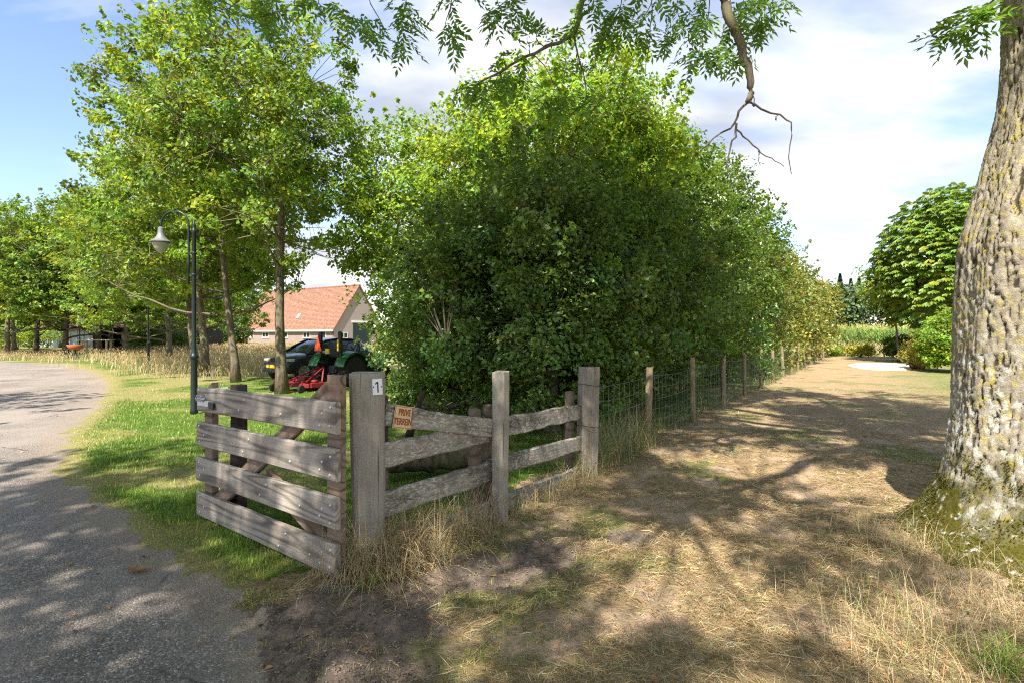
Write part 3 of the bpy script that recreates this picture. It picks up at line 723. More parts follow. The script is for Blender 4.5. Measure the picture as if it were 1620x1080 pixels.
# the sign on the sloping rail
PS = thing('private_sign', 'cream enamel sign reading PRIVE TERREIN in dark red on the sloping rail', 'sign', (0, 0, 0))
sp = P1 + unit(PM - P1) * 0.225 + V_ * 0.0615
sl_ = math.atan2(0.815 - 1.085, np.linalg.norm(PM - P1))
PS.matrix_world = facemat((sp[0], sp[1], 1.035), V_, sl_)
mb = MB(); mb.box((0, 0, 0), (0.195, 0.165, 0.004), bev=0.0018); mb.build('plate', M_SIGN, PS)
for (x, y, w, h) in ((0, 0.076, 0.183, 0.003), (0, -0.076, 0.183, 0.003), (0.0915, 0, 0.003, 0.155), (-0.0915, 0, 0.003, 0.155)):
    mb = MB(); mb.box((x, y, 0.0028), (w, h, 0.0012)); mb.build('border', M_RED, PS)
text_mesh('lettering', 'PRIVE', 0.066, M_RED, PS, Matrix.Translation((0.004, 0.034, 0.003)), sx=0.78)
text_mesh('lettering', 'TERREIN', 0.066, M_RED, PS, Matrix.Translation((0.0, -0.034, 0.003)), sx=0.74)
M_DARKBARK = m_bark('dark_log_bark', (0.022, 0.017, 0.013), (0.085, 0.065, 0.048), 0.8)
# old log lying behind the rails
LG = thing('old_log', 'old brown log lying behind the sloping rail of the fence', 'log', (0, 0, 0))
mb = MB(); r_ = np.random.default_rng(4); a = np.array([-1.45, 6.1, 0.30]); b = np.array([-0.40, 6.55, 0.28]); P = wobble(a, b, 14, 0.02, r_)
mb.tube(P - np.array([0, 0, 0.05]), 0.18 + 0.015 * r_.normal(0, 1, 14), 14); mb.build('log', M_BARK, LG, True)
mb = MB(); mb.tube(wobble((-1.15, 6.0, 0.5), (-0.98, 5.9, 1.02), 6, 0.05, r_), np.linspace(0.05, 0.025, 6), 7); mb.build('branch_stub', M_DARKBARK, LG, True)

# ------------------------------------------------------------------ wire fence along the hedge
WF = thing('wire_fence', 'sheep wire fence on split round stakes running along the hedge', 'fence', (0, 0, 0))
r_ = np.random.default_rng(8); wposts = []
for i in range(17):
    t = i * 2.5 + (r_.uniform(-0.25, 0.25) if i > 2 else 0); p = W0 + U * t; wposts.append(p)
    lean = ((0.09, 0.0), (0.03, 0.01), (0, 0))[i] if i < 3 else (r_.normal(0, 0.02), r_.normal(0, 0.02))
    upright('stake', M_FPOST, WF, (p[0], p[1], -0.1), 1.22 + r_.uniform(-0.03, 0.12), 0.10 + r_.uniform(-0.01, 0.015), 0.095, r_.uniform(0, 3), 100 + i, 0.042, 'flat', 0, lean, 10, 0.008)
line = [PE + V_ * 0.05] + wposts
for z in (0.18, 0.34, 0.50, 0.67, 0.84, 1.02):
    P = []
    for a, b in zip(line[:-1], line[1:]):
        for q in np.linspace(0, 1, 5)[:-1]:
            c = a + (b - a) * q + V_ * 0.055; P.append((c[0], c[1], z - 0.035 * math.sin(q * math.pi) + r_.normal(0, 0.006)))
    mb = MB(); mb.tube(P, 0.0026, 4, False); mb.build('wire', M_WIRE, WF, True)
mb = MB()
for a, b in zip(line[:7], line[1:8]):
    n = int(np.linalg.norm(b - a) / 0.16)
    for q in np.linspace(0, 1, n):
        c = a + (b - a) * q + V_ * 0.055; sg = 0.03 * math.sin(q * math.pi); mb.tube([(c[0], c[1], 0.14), (c[0] + r_.normal(0, 0.012), c[1], 0.58 - sg), (c[0], c[1], 1.02 - sg)], 0.0019, 3, False)
mb.build('stay_wires', M_WIRE, WF, False, 'stuff')

# ------------------------------------------------------------------ the big ash tree
def cellular(u, v, s, cu, cv):
    """F1, F2 of jittered cells of size cu x cv (u wraps nowhere)"""
    x = u / cu; y = v / cv; ix = np.floor(x); iy = np.floor(y); f1 = np.full(u.shape, 9.0); f2 = np.full(u.shape, 9.0); idv = np.zeros(u.shape)
    for a in (-1, 0, 1):
        for b in (-1, 0, 1):
            jx = ix + a; jy = iy + b; px = jx + hash2(jx, jy, s); py = jy + hash2(jx, jy, s + 1)
            d = np.hypot(x - px, y - py); m = d < f1
            f2 = np.where(m, f1, np.minimum(f2, d)); idv = np.where(m, hash2(jx, jy, s + 2), idv); f1 = np.where(m, d, f1)
    return f1, f2, idv
ASHT = thing('ash_tree', 'large ash tree with thick rugged lichen-covered trunk at the right edge', 'tree', (ASH[0], ASH[1], 0))
def ash_trunk():
    na = 256; zs = np.concatenate([np.arange(-0.15, 4.9, 0.0160), np.arange(5.25, 9.0, 0.10)]); th = np.linspace(0, 2 * math.pi, na, endpoint=False)
    T, Z = np.meshgrid(th, zs)
    rz = np.interp(Z, [-0.15, 0, 0.12, 0.28, 0.45, 0.75, 1.06, 2.0, 2.3, 2.6, 2.9, 3.1, 3.4, 4.0, 5.0, 9.0], [1.05, 0.88, 0.76, 0.67, 0.61, 0.575, 0.54, 0.525, 0.515, 0.475, 0.43, 0.40, 0.375, 0.365, 0.36, 0.20])
    fl = np.exp(-np.clip(Z, 0, 9) / 0.22); lobes = 0.5 + 0.5 * np.cos(T * 5 + 1.1 + 0.5 * np.sin(T * 2))
    # one root swings out to the viewer's left
    ang = np.angle(np.exp(1j * (T - math.atan2(-0.45, -0.9)))); root = np.exp(-(ang / 0.75) ** 2)
    rz = rz + fl * (0.22 * lobes + 0.40 * root * np.exp(-np.clip(Z, 0, 9) / 0.20))
    rz = rz * (1 + 0.035 * np.sin(T * 3 + Z * 0.8) + 0.025 * np.sin(T * 7 - Z * 1.5))
    uu = T * 0.52; P_ = 2 * math.pi * 0.52
    def per(f, ax_, az_, s, o):                                  # noise that closes round the trunk
        w = T / (2 * math.pi); return f(uu * ax_, Z * az_, s, o) * (1 - sstep(0.93, 1.0, w)) + f((uu - P_) * ax_, Z * az_, s, o) * sstep(0.93, 1.0, w)
    wa = per(fbm, 5, 5, 61, 3) - 0.5; wb = per(fbm, 11, 9, 62, 3) - 0.5
    def ridge(ax_, az_, s, o=3):
        x = uu * ax_ + wa * 1.6; y = Z * az_ + wb * 1.5; w = T / (2 * math.pi); k = sstep(0.93, 1.0, w)
        n = fbm(x, y, s, o) * (1 - k) + fbm((uu - P_) * ax_ + wa * 1.6, y, s, o) * k; return np.abs(n - 0.5) * 2
    r1 = ridge(17, 2.4, 65); r2 = ridge(27, 11, 75); r3 = ridge(44, 46, 85, 2)
    plate = sstep(0.0, 0.15, r1) * (0.45 + 0.55 * sstep(0.0, 0.12, r2)) * (0.75 + 0.25 * sstep(0.0, 0.2, r3)); plate2 = sstep(0.0, 0.2, r3)
    rough = per(fbm, 80, 70, 67, 3) - 0.5; idc = per(fbm, 20, 13, 68, 3); idg = per(fbm, 45, 40, 69, 2)
    # seam: fade displacement to be the same on both sides
    disp = 0.020 * plate + (idc - 0.5) * 0.008 * plate + (idg - 0.5) * 0.004 + rough * 0.010
    moss = np.clip(sstep(0.75, 0.10, Z + (fbm(uu * 7, Z * 7, 70) - 0.5) * 0.9 - 0.14) , 0, 1)
    disp = disp * (1 - 0.45 * moss) + moss * 0.03 * fbm(uu * 40, Z * 40, 71, 3)
    rz = rz + disp - 0.03
    cx = np.interp(Z, [0, 2.4, 3.06, 3.4, 3.8, 4.5, 9], [0, 0, 0.06, 0.10, 0.125, 0.11, 0.3])
    X = cx + rz * np.cos(T); Y = rz * np.sin(T)
    idx = np.arange(len(zs) * na).reshape(len(zs), na); nx = np.roll(idx, -1, axis=1)
    F = np.stack([idx[:-1], nx[:-1], nx[1:], idx[1:]], -1).reshape(-1, 4)
    V = np.stack([X, Y, Z], -1).reshape(-1, 3)
    me = np_mesh('trunk', V, F, smooth=True, attrs={'crack': (plate * (0.55 + 0.45 * plate2)).ravel(), 'moss': moss.ravel(), 'cell': (0.6 * idc + 0.4 * idg).ravel()})
    t = NT('ash_bark'); c = t.n('ShaderNodeTexCoord').outputs['Object']
    n1 = t.noise(c, 55, 7, 0.7); n2 = t.noise(c, 7.5, 6, 0.65); n3 = t.noise(c, 5.0, 6, 0.6, 0.4); n4 = t.noise(c, 21, 5, 0.6)
    cell = t.attr('cell')
    col = t.ramp(n1, [(0.28, (0.19, 0.155, 0.11)), (0.72, (0.45, 0.39, 0.30))])
    col = t.mix(0.6, col, t.ramp(cell, [(0.2, (0.25, 0.205, 0.15)), (0.8, (0.56, 0.50, 0.39))]))
    col = t.mix(t.math('MULTIPLY', t.ramp(n4, [(0.50, 0.0), (0.57, 0.9)]), t.ramp(n2, [(0.42, 0.0), (0.58, 1.0)])), col, (0.50, 0.41, 0.09))
    zc = t.n('ShaderNodeSeparateXYZ', {0: c}).outputs[2]
    wl = t.math('MULTIPLY', t.ramp(t.noise(c, 13, 6, 0.65), [(0.48, 0.0), (0.56, 0.9)]), t.ramp(t.math('ADD', t.math('MULTIPLY', zc, -0.22), n3), [(0.08, 0.0), (0.30, 1.0)]))
    col = t.mix(wl, col, (0.60, 0.59, 0.54))
    ck_ = t.attr('crack'); col = t.mix(t.ramp(ck_, [(0.08, 0.92), (0.36, 0.0)]), col, (0.05, 0.038, 0.027))
    ms = t.math('MULTIPLY', t.attr('moss'), t.ramp(t.noise(c, 17, 6, 0.7), [(0.34, 0.0), (0.46, 1.0)])); col = t.mix(ms, col, t.ramp(n1, [(0.3, (0.032, 0.034, 0.007)), (0.7, (0.13, 0.115, 0.016))]))
    t.bsdf(col, 0.95, t.math('ADD', n1, t.math('MULTIPLY', t.noise(c, 140, 5, 0.7), 0.6)), 1.0, 0.014, 0.12)
    link('trunk', me, t.m, ASHT)
    # moss tufts on the foot of the trunk
    r = np.random.default_rng(77); m = (moss.ravel() > 0.35) & (fbm(uu * 9, Z * 9, 78).ravel() > 0.50); ids = np.nonzero(m)[0]; ids = r.choice(ids, min(len(ids), 14000), replace=False)
    C = V[ids] + r.normal(0, 0.006, (len(ids), 3)); nd = unit(np.stack([np.cos(T).ravel()[ids], np.sin(T).ravel()[ids], np.full(len(ids), 0.4)], 1))
    C = C + nd * 0.008; n = len(C); N = r.normal(0, 1, (n, 3)); D = nd + r.normal(0, 0.5, (n, 3))
    Vv, F2, T2 = leaf_quads(C, N, D, r.uniform(0.014, 0.03, n), r.uniform(0.006, 0.012, n), tints(n, r, 0.3, 0.1)); link('moss', np_mesh('moss', Vv, F2, T2), M_MOSS, ASHT, 'stuff')
ash_trunk()

def ash_leaves(tips, dirs, r, npair=(4, 6), L=0.26, leaflet=0.095, per=6):
    """compound leaves: pairs of narrow leaflets on a drooping rachis, several at each shoot tip"""
    Cs = []; Ns = []; Ds = []; Ls = []
    n = len(tips) * per
    b = np.repeat(tips, per, 0); az = r.uniform(0, 2 * math.pi, n)
    rd = unit(np.stack([np.cos(az), np.sin(az), r.uniform(-0.55, 0.35, n)], 1) + np.repeat(dirs, per, 0) * 0.7)
    side = unit(np.cross(rd, np.array([0, 0, 1.0]) + r.normal(0, 0.2, (n, 3)))); up = np.cross(side, rd)
    LL = L * r.uniform(0.7, 1.2, n)[:, None]; k = 5
    for j in range(k):
        f = 0.25 + 0.7 * j / (k - 1); c = b + rd * LL * f - up * LL * 0.22 * f * f
        for s in (-1, 1):
            d = unit(rd * 0.62 + side * s * 0.85 - up * 0.22 + r.normal(0, 0.10, (n, 3)))
            ll = leaflet * (1 - 0.25 * abs(f - 0.6)) * r.uniform(0.85, 1.15, n)
            Cs.append(c + d * ll[:, None] * 0.5); Ns.append(up + r.normal(0, 0.22, (n, 3))); Ds.append(d); Ls.append(ll)
    c = b + rd * LL * 1.0 - up * LL * 0.25; ll = leaflet * r.uniform(0.9, 1.2, n); d = unit(rd - up * 0.4)
    Cs.append(c + d * ll[:, None] * 0.5); Ns.append(up); Ds.append(d); Ls.append(ll)
    C = np.concatenate(Cs); N = np.concatenate(Ns); D = np.concatenate(Ds); Lf = np.concatenate(Ls)
    keep = r.random(len(C)) < 0.95
    C, N, D, Lf = C[keep], N[keep], D[keep], Lf[keep]
    return leaf_quads(C, N, D, Lf, Lf * 0.33, tints(len(C), r, 0.2, 0.03), 0.12)

def ash_crown():
    r = np.random.default_rng(91); O = np.array([ASH[0], ASH[1], 0])
    cen0 = np.array([2.9, 1.0, 9.4]); rad = np.array([8.6, 8.6, 4.7])
    d = unit(r.normal(0, 1, (5200, 3))); q = (0.35 + 0.65 * r.random(len(d)) ** 0.5) * lumpy(d, 93, 0.2)
    c = cen0 + d * rad * q[:, None]; c = c[c[:, 2] > 5.5 + 0.5 * fbm(c[:, 0], c[:, 1], 94)]
    # keep what the picture shows empty: nothing in the camera's field of view
    py = HZ - (c[:, 2] - CAM_H) * FPX / np.maximum(c[:, 1], 0.05); px = 810 + FPX * c[:, 0] / np.maximum(c[:, 1], 0.05)
    vis = (c[:, 1] > 0) & (py > -95) & (px > -150) & (px < 1760)
    c = c[~vis]
    # gaps through which the sun reaches trunk and foreground
    sd = np.array([-sun_dir.x, -sun_dir.y, -sun_dir.z])
    def near_ray(p, rr):
        w = c - np.array(p); t = w @ sd; return np.linalg.norm(w - t[:, None] * sd, axis=1) < rr
    kill = np.zeros(len(c), bool)
    for z in (0.3, 1.0, 1.7, 2.4, 3.2): kill |= near_ray((3.55, 3.6, z), 1.0)
    c = c[~kill]
    # the crown is broken into sprays with gaps between them, so that its shade on the path is dappled
    k = c[:, 2] / -sun_dir.z; gx = c[:, 0] + sun_dir.x * k; gy_ = c[:, 1] + sun_dir.y * k
    s_, t_ = fence_side(gx, gy_); dap = fbm(gx * 1.25, gy_ * 1.25, 131, 3)
    thr = np.where((s_ < 0.4) & (t_ > 0.5), 0.36, np.where(np.hypot(gx, gy_) > 8.5, 0.455, 0.497))
    c = c[dap > thr]
    keepn = min(len(c), 1500); c = c[r.permutation(len(c))[:keepn]]
    mb = MB(); forks = []
    trunk_top = np.array([4.25, 4.05, 6.2])
    mains = [np.array(p, float) for p in ((-2.2, 3.0, 8.6), (-0.8, -1.8, 9.5), (3.0, -2.8, 10.0), (7.6, 0.4, 9.0), (8.6, 4.6, 10.0), (5.0, 6.0, 11.0), (1.5, 5.2, 10.4), (3.4, 3.0, 12.5), (0.3, 3.2, 10.6))]
    for m in mains:
        s = trunk_top + np.array([0, 0, r.uniform(-0.6, 2.0)]); P = wobble(s, m, 12, 0.04, r, 0.05); mb.tube(P - O, np.linspace(0.17, 0.05, 12), 9); forks.append(P[3:])
    FP = np.concatenate(forks)
    for k in range(len(c)):
        j = np.argmin(((FP - c[k]) ** 2).sum(1)); P = wobble(FP[j], c[k], 6, 0.05, r); mb.tube(P - O, np.linspace(0.014, 0.006, 6), 3, False)
    mb.build('limbs', M_BARK, ASHT, True)
    # around each centre a few shoot tips
    per = 3; tips = np.repeat(c, per, 0) + r.normal(0, 0.20, (len(c) * per, 3)); V, F, T = ash_leaves(tips, unit(r.normal(0, 1, tips.shape)), r, L=0.34, leaflet=0.135, per=4)
    link('crown', np_mesh('crown', V - O, F, T), M_ASH, ASHT, 'stuff')
ash_crown()

def ash_hanging():
    """the branches that hang down into the top of the picture"""
    r = np.random.default_rng(95); O = np.array([ASH[0], ASH[1], 0])
    def path(pts, d): return np.array([AT(x, y, d if np.isscalar(d) else d[i]) for i, (x, y) in enumerate(pts)])
    def smooth(P, n):
        t = np.linspace(0, 1, len(P)); s = np.linspace(0, 1, n); Q = np.stack([np.interp(s, t, P[:, k]) for k in range(3)], 1); return Q + r.normal(0, 0.006, Q.shape)
    def br(name, P, r0, r1, n=12, k=7, parent=ASHT):
        mb = MB(); Q = smooth(P, n); mb.tube(Q - O, np.linspace(r0, r1, n), k); return mb.build(name, M_TWIG if r0 < 0.03 else M_BARK, parent, True)
    up = lambda p, dx, dy, dz: np.vstack([p[:1] + np.array([[dx, dy, dz]]), p])
    # bare hooked bough
    p = path([(1143, -8), (1152, 25), (1167, 52), (1176, 90), (1190, 122), (1189, 145), (1183, 162)], 4.9); p = np.vstack([[3.0, 4.4, 6.6], [2.15, 4.75, 5.5], p]); B1 = br('hanging_bough', p, 0.055, 0.026, 20, 9)
    for pts, a in (([(1183, 162), (1168, 178), (1160, 200), (1142, 212), (1122, 226), (1108, 240)], 0.013), ([(1163, 195), (1163, 215), (1153, 235), (1149, 262), (1152, 282)], 0.011), ([(1185, 160), (1200, 168), (1222, 180), (1243, 187), (1253, 198), (1255, 214), (1247, 236), (1249, 276)], 0.010), ([(1163, 205), (1182, 222), (1200, 240), (1222, 252), (1240, 262)], 0.008), ([(1200, 238), (1203, 262)], 0.006), ([(1188, 160), (1194, 168), (1188, 148)], 0.008), ([(1228, 183), (1228, 192)], 0.004)):
        br('twig', path(pts, 4.9 + r.uniform(-0.08, 0.08)), a, max(0.003, a * 0.4), 12, 6, B1)
    # second bough with leafy twigs
    p = path([(922, -8), (917, 25), (908, 55), (890, 66), (862, 76), (838, 88), (812, 102), (780, 120), (752, 135)], 5.2); p = np.vstack([[2.4, 4.3, 6.6], [1.3, 4.9, 5.7], p]); B2 = br('hanging_bough', p, 0.030, 0.008, 22, 8)
    for pts, a in (([(908, 55), (911, 75), (917, 95), (922, 112), (928, 140), (931, 165)], 0.010), ([(912, 80), (914, 110)], 0.006), ([(838, 88), (836, 72), (833, 60)], 0.007), ([(845, 86), (862, 105), (873, 125)], 0.006), ([(922, 125), (945, 150), (972, 160)], 0.005), ([(917, 100), (922, 130), (915, 150)], 0.005)):
        br('twig', path(pts, 5.2), a, 0.003, 8, 5, B2)
    tips = []; dirs = []
    def spray(pts, d, start=None, a=0.006, n=4, spread=16):
        """a leafy twig: pts run from the top of the picture down to where the leaves are"""
        p = path(pts, d)
        if start is not None: p = np.vstack([np.array(start), p])
        br('twig', p, a, 0.003, 10, 5)
        for q in range(n):
            f = 1 - 0.55 * q / max(1, n - 1); k = np.clip(f * (len(p) - 1), 0, len(p) - 1.001); i = int(k); w = p[i] + (p[i + 1] - p[i]) * (k - i)
            tips.append(w + r.normal(0, spread / FPX * d, 3) * np.array([1, 1, 0.6])); dirs.append(unit(p[-1] - p[-2]))
    D0 = 4.8
    spray([(575, -20), (590, 10), (605, 40), (618, 62)], D0, (0.3, 4.6, 6.2), n=7, spread=20)
    spray([(640, -20), (645, 5), (640, 20)], D0, (0.5, 4.6, 6.2), n=5)
    spray([(714, -20), (713, 15), (704, 35), (706, 55)], D0, (0.6, 4.6, 6.2), n=4, spread=10)
    spray([(770, -30), (785, 0), (795, 22)], D0, (0.7, 4.6, 6.2), n=8, spread=18)
    spray([(860, 76), (848, 62), (850, 52)], 5.2, n=3, spread=12)
    spray([(840, 86), (820, 95), (800, 110)], 5.2, n=6, spread=16)
    spray([(800, 110), (775, 125), (765, 140)], 5.2, n=5, spread=16)
    spray([(873, 125), (882, 138), (885, 150)], 5.2, n=4, spread=14)
    spray([(931, 120), (940, 108), (938, 105)], 5.2, n=2, spread=8)
    spray([(930, 150), (925, 160), (920, 165)], 5.2, n=5, spread=18)
    spray([(940, -20), (938, 5), (932, 20)], 5.0, (1.2, 4.6, 6.2), n=4, spread=12)
    spray([(985, -20), (984, 10), (970, 35), (955, 55)], 5.0, (1.5, 4.7, 6.2), n=7, spread=15)
    spray([(1040, -30), (1030, 10), (1010, 40)], 5.0, (1.6, 4.7, 6.2), n=7, spread=18)
    spray([(1075, -30), (1070, 10), (1080, 50)], 5.0, (1.9, 4.7, 6.2), n=9, spread=18)
    spray([(1125, -20), (1122, 25), (1108, 60), (1105, 85)], 4.9, (2.0, 4.7, 6.2), n=6, spread=14)
    spray([(1160, -30), (1150, 30), (1140, 70), (1130, 100)], 4.9, (2.2, 4.7, 6.2), n=7, spread=15)
    spray([(1180, -30), (1190, 0), (1200, 20)], 4.9, (2.3, 4.7, 6.2), n=7, spread=20)
    spray([(1225, -30), (1225, 0), (1222, 20)], 4.9, (2.4, 4.7, 6.2), n=4, spread=14)
    spray([(1030, -20), (1032, 30), (1024, 80), (1022, 122)], 5.0, (1.6, 4.7, 6.2), n=0)
    spray([(1592, -10), (1570, 0), (1550, 22), (1530, 38), (1512, 44)], 4.0, (3.75, 3.95, 4.35), 0.010, n=11, spread=10)
    spray([(340, -20), (360, 0), (380, 12)], D0, (-1.5, 4.6, 6.2), n=3, spread=16)
    spray([(430, -20), (440, 0), (435, 20)], D0, (-1.2, 4.6, 6.2), n=5, spread=22)
    spray([(510, -20), (505, 0), (500, 14)], D0, (-0.8, 4.6, 6.2), n=4, spread=16)
    spray([(395, -20), (372, 8), (355, 16), (340, 18)], D0, (-1.2, 4.6, 6.2), n=0)
    spray([(300, -20), (305, -8), (310, -2)], D0, (-1.8, 4.6, 6.2), n=3, spread=12)
    tips = np.array(tips); dirs = np.array(dirs)
    V, F, T = ash_leaves(tips, dirs, r, L=0.22, leaflet=0.080, per=4)
    link('leaf_sprays', np_mesh('leaf_sprays', V - O, F, T), M_ASH, ASHT, 'stuff')
ash_hanging()

# ------------------------------------------------------------------ hedge trees along the wire fence
HG = 'hedge trees along the wire fence'
def along(t, off): 
    p = W0 + U * t + V_ * off; return (float(p[0]), float(p[1]))
def htree(label, t, off, h, rr, mat, n, per, L, Wd, cr, seed, yellow=0.06, name='hedge_tree', shell=0.45, zc=None, ymix=(1.7, 1.25, 0.8), zmin=0.12, **k):
    b = along(t, off); zc = zc if zc is not None else h * 0.5
    return tree(name, label, 'tree', b, h, (b[0], b[1], zc), (rr[0], rr[1], h - zc), 0.12, mat, n, per, L, Wd, cr, seed, yellow, 0.25, HG, shell, 14, zmin=zmin, ymix=ymix, **k)
YM = (1.35, 1.2, 0.8)
htree('dark hawthorn directly behind the grey rail fence', 1.2, -2.7, 4.9, (2.6, 2.45), M_HEDGE, 560, 130, 0.080, 0.062, 0.38, 201, zc=2.4, skirt=0.9, lump=0.36, shoots=170)
htree('low dark hawthorn bush pressed against the rails and end post', 0.1, -1.7, 2.9, (1.35, 1.3), M_HEDGE, 190, 110, 0.068, 0.052, 0.34, 217, zc=1.0, skirt=0.9, lump=0.4, shoots=70, name='hawthorn_bush')
htree('hawthorn bush bulging out left of the fence middle post', 0.9, -3.9, 3.5, (1.6, 1.5), M_HEDGE, 230, 110, 0.07, 0.055, 0.36, 218, zc=1.3, skirt=0.9, lump=0.4, shoots=80, name='hawthorn_bush')
htree('dark low hawthorn at the left foot of the hedge beside the tractor', 2.1, -4.6, 4.1, (2.15, 2.1), M_HEDGE, 420, 105, 0.080, 0.062, 0.40, 202, zc=1.8, skirt=0.9, lump=0.36, shoots=120)
htree('dark hawthorn behind the first wire fence stakes', 4.2, -2.35, 5.3, (2.5, 2.3), M_HEDGE, 440, 105, 0.084, 0.065, 0.42, 203, 0.1, zc=2.4, skirt=0.35, lump=0.36, shoots=170)
htree('bright yellow-green maple crown highest above the dark hawthorn', 4.9, -4.1, 8.8, (3.0, 2.9), M_MAPLE, 360, 110, 0.105, 0.095, 0.55, 204, 0.12, zc=5.6, name='maple_tree', zmin=2.0, ymix=YM, lump=0.36, shoots=90)
htree('broad yellow-green maple left above the tractor', 6.4, -9.2, 8.9, (3.8, 3.4), M_MAPLE, 400, 90, 0.115, 0.105, 0.6, 205, 0.10, zc=5.4, name='maple_tree', zmin=2.2, ymix=YM, lump=0.36, shoots=90)
htree('mid green hedge tree with bright top above the third stake', 8.4, -2.35, 6.9, (2.7, 2.4), M_HEDGE, 400, 100, 0.085, 0.066, 0.46, 206, 0.22, zc=2.9, skirt=0.35, ymix=YM, lump=0.34, shoots=130)
htree('yellow-green maple behind the middle of the hedge', 9.6, -4.0, 8.7, (3.0, 2.8), M_MAPLE, 300, 90, 0.12, 0.11, 0.55, 207, 0.12, zc=5.4, name='maple_tree', zmin=2.3, ymix=YM, lump=0.36, shoots=80)
htree('dark green hedge tree where the hedge bulges over the path', 12.6, -2.2, 7.0, (2.6, 2.5), M_HEDGE, 360, 90, 0.095, 0.075, 0.48, 208, 0.15, zc=2.9, skirt=0.35, ymix=YM, lump=0.34, shoots=130)
htree('yellow-green maple, rightmost of those rising behind the hedge', 14.2, -3.6, 8.3, (2.8, 2.6), M_MAPLE, 240, 80, 0.13, 0.12, 0.55, 216, 0.12, zc=5.2, name='maple_tree', zmin=2.3, ymix=YM, lump=0.36, shoots=80)
htree('greenish yellow hazel where the dark part of the hedge ends', 16.8, -2.2, 6.1, (2.4, 2.3), M_HAZEL, 330, 80, 0.10, 0.08, 0.55, 209, 0.2, zc=3.0, skirt=0.35, name='hazel_tree', ymix=(0.6, 0.85, 0.7), lump=0.34, shoots=120)
htree('yellowing hazel, nearest of the yellow hedge part', 20.8, -2.0, 6.0, (2.6, 2.2), M_HAZEL, 260, 55, 0.13, 0.105, 0.55, 210, 0.18, zc=2.8, name='hazel_tree', skirt=0.45, ymix=YM, lump=0.34, shoots=80)
htree('yellow-green hazel, second of the yellow hedge part', 25.2, -2.0, 6.0, (2.7, 2.2), M_HAZEL, 240, 50, 0.145, 0.12, 0.58, 211, 0.12, zc=2.8, name='hazel_tree', skirt=0.45, ymix=YM, lump=0.34, shoots=80)
htree('browning hazel, third of the yellow hedge part', 30.0, -2.0, 5.8, (2.8, 2.2), M_HAZEL, 220, 45, 0.155, 0.12, 0.6, 212, 0.2, zc=2.7, name='hazel_tree', ymix=(1.5, 1.05, 0.8), skirt=0.9)
htree('green hazel, fourth of the yellow hedge part', 35.0, -2.0, 6.2, (2.8, 2.2), M_HAZEL, 200, 42, 0.165, 0.13, 0.6, 213, 0.2, zc=2.7, name='hazel_tree', skirt=0.45, ymix=(0.6, 0.85, 0.7))
htree('hazel at the far end of the hedge by the cornfield', 40.0, -1.7, 5.6, (2.6, 2.2), M_HAZEL, 250, 45, 0.15, 0.12, 0.6, 214, 0.25, zc=2.5, name='hazel_tree', skirt=0.45, ymix=YM, lump=0.34, shoots=80)
htree('thin grey-green tree rising behind the yellow hazels', 24.0, -4.2, 7.6, (1.8, 1.7), M_OAK, 150, 50, 0.12, 0.09, 0.5, 215, 0.05, zc=4.6, zmin=2.5)

# ------------------------------------------------------------------ roadside oaks
OG = 'oaks beside the road'
def oak(label, base, h, cc_, cr_, tr, n, per, seed, L=0.11, lean=(0, 0), yellow=0.16, zmin=2.4, clump=0.42, group=OG, mat=None, shell=0.3, shape='quad'):
    return tree('oak_tree', label, 'tree', base, h, cc_, cr_, tr, mat or M_OAK, n, per, L, L * 0.72, clump, seed, yellow, 0.24, group, shell, 22, lean, zmin, None, shape, (1.6, 1.25, 0.7), flat=0.62, lump=0.34, shoots=60)
oak('tall oak with straight trunk standing in front of the dark parked car', (-6.37, 15.0), 11, (-7.1, 15.2, 6.8), (3.35, 3.4, 4.3), 0.145, 460, 66, 301, 0.12, lean=(0.55, 0), zmin=3.0)
oak('oak with forking crown second along the lawn, left of the parked car', (-9.5, 18.6), 12, (-10.7, 18.9, 7.2), (3.9, 3.9, 5.0), 0.13, 470, 62, 302, 0.125, zmin=2.7)
oak('leaning oak with pale grey trunk, third along the lawn from the gate', (-12.3, 21.7), 9.5, (-13.3, 22.0, 5.8), (4.2, 3.9, 4.1), 0.155, 420, 54, 303, 0.14, (0.3, 0), zmin=2.4)
oak('oak carrying the bird box, behind the leaning pale oak', (-14.0, 24.0), 9.5, (-15.3, 24.4, 5.9), (4.2, 3.9, 4.1), 0.15, 400, 52, 304, 0.14, zmin=2.4)
o1 = oak('oak in the meadow grass right of the second lamp post', (-19.6, 31.0), 9.5, (-20.2, 31.0, 5.3), (4.7, 4.5, 4.4), 0.17, 460, 56, 305, 0.17, zmin=1.9)
def put(src, label, base, s, rz):
    c = copy_tree(src); c.location = (base[0], base[1], -0.05); c.rotation_euler = (0, 0, rz); c.scale = (s, s, s); c['label'] = label; return c
put(o1, 'oak between the two far lamp posts, thick trunk before the pale barn', (-30.5, 40.0), 1.14, 1.1)
put(o1, 'thin oak in the meadow before the dark open shed', (-27.5, 38.5), 0.96, 2.3)
put(o1, 'oak left of the orange brazier beyond the bend of the road', (-32.3, 39.0), 1.10, 3.4)
put(o1, 'oak with broad low crown beyond the far edge of the road', (-37.5, 42.5), 1.12, 4.4)
put(o1, 'leftmost oak, dark trunk at the left edge beyond the road', (-34.6, 37.0), 1.03, 5.2)
put(o1, 'oak beyond the bend behind the far lamp post, crown hanging low', (-35.5, 48.0), 1.12, 0.9)
put(o1, 'low-crowned oak right of the dark shed in the meadow', (-24.0, 42.0), 1.06, 2.9)
put(o1, 'oak far behind the leftmost oaks, only its crown in view', (-46.0, 50.0), 1.18, 0.3)
put(o1, 'oak crown far behind the pale barn on the left', (-55.0, 66.0), 1.40, 2.0)
put(o1, 'oak standing behind the dark shed right of the barn', (-40.0, 62.0), 1.23, 1.5)
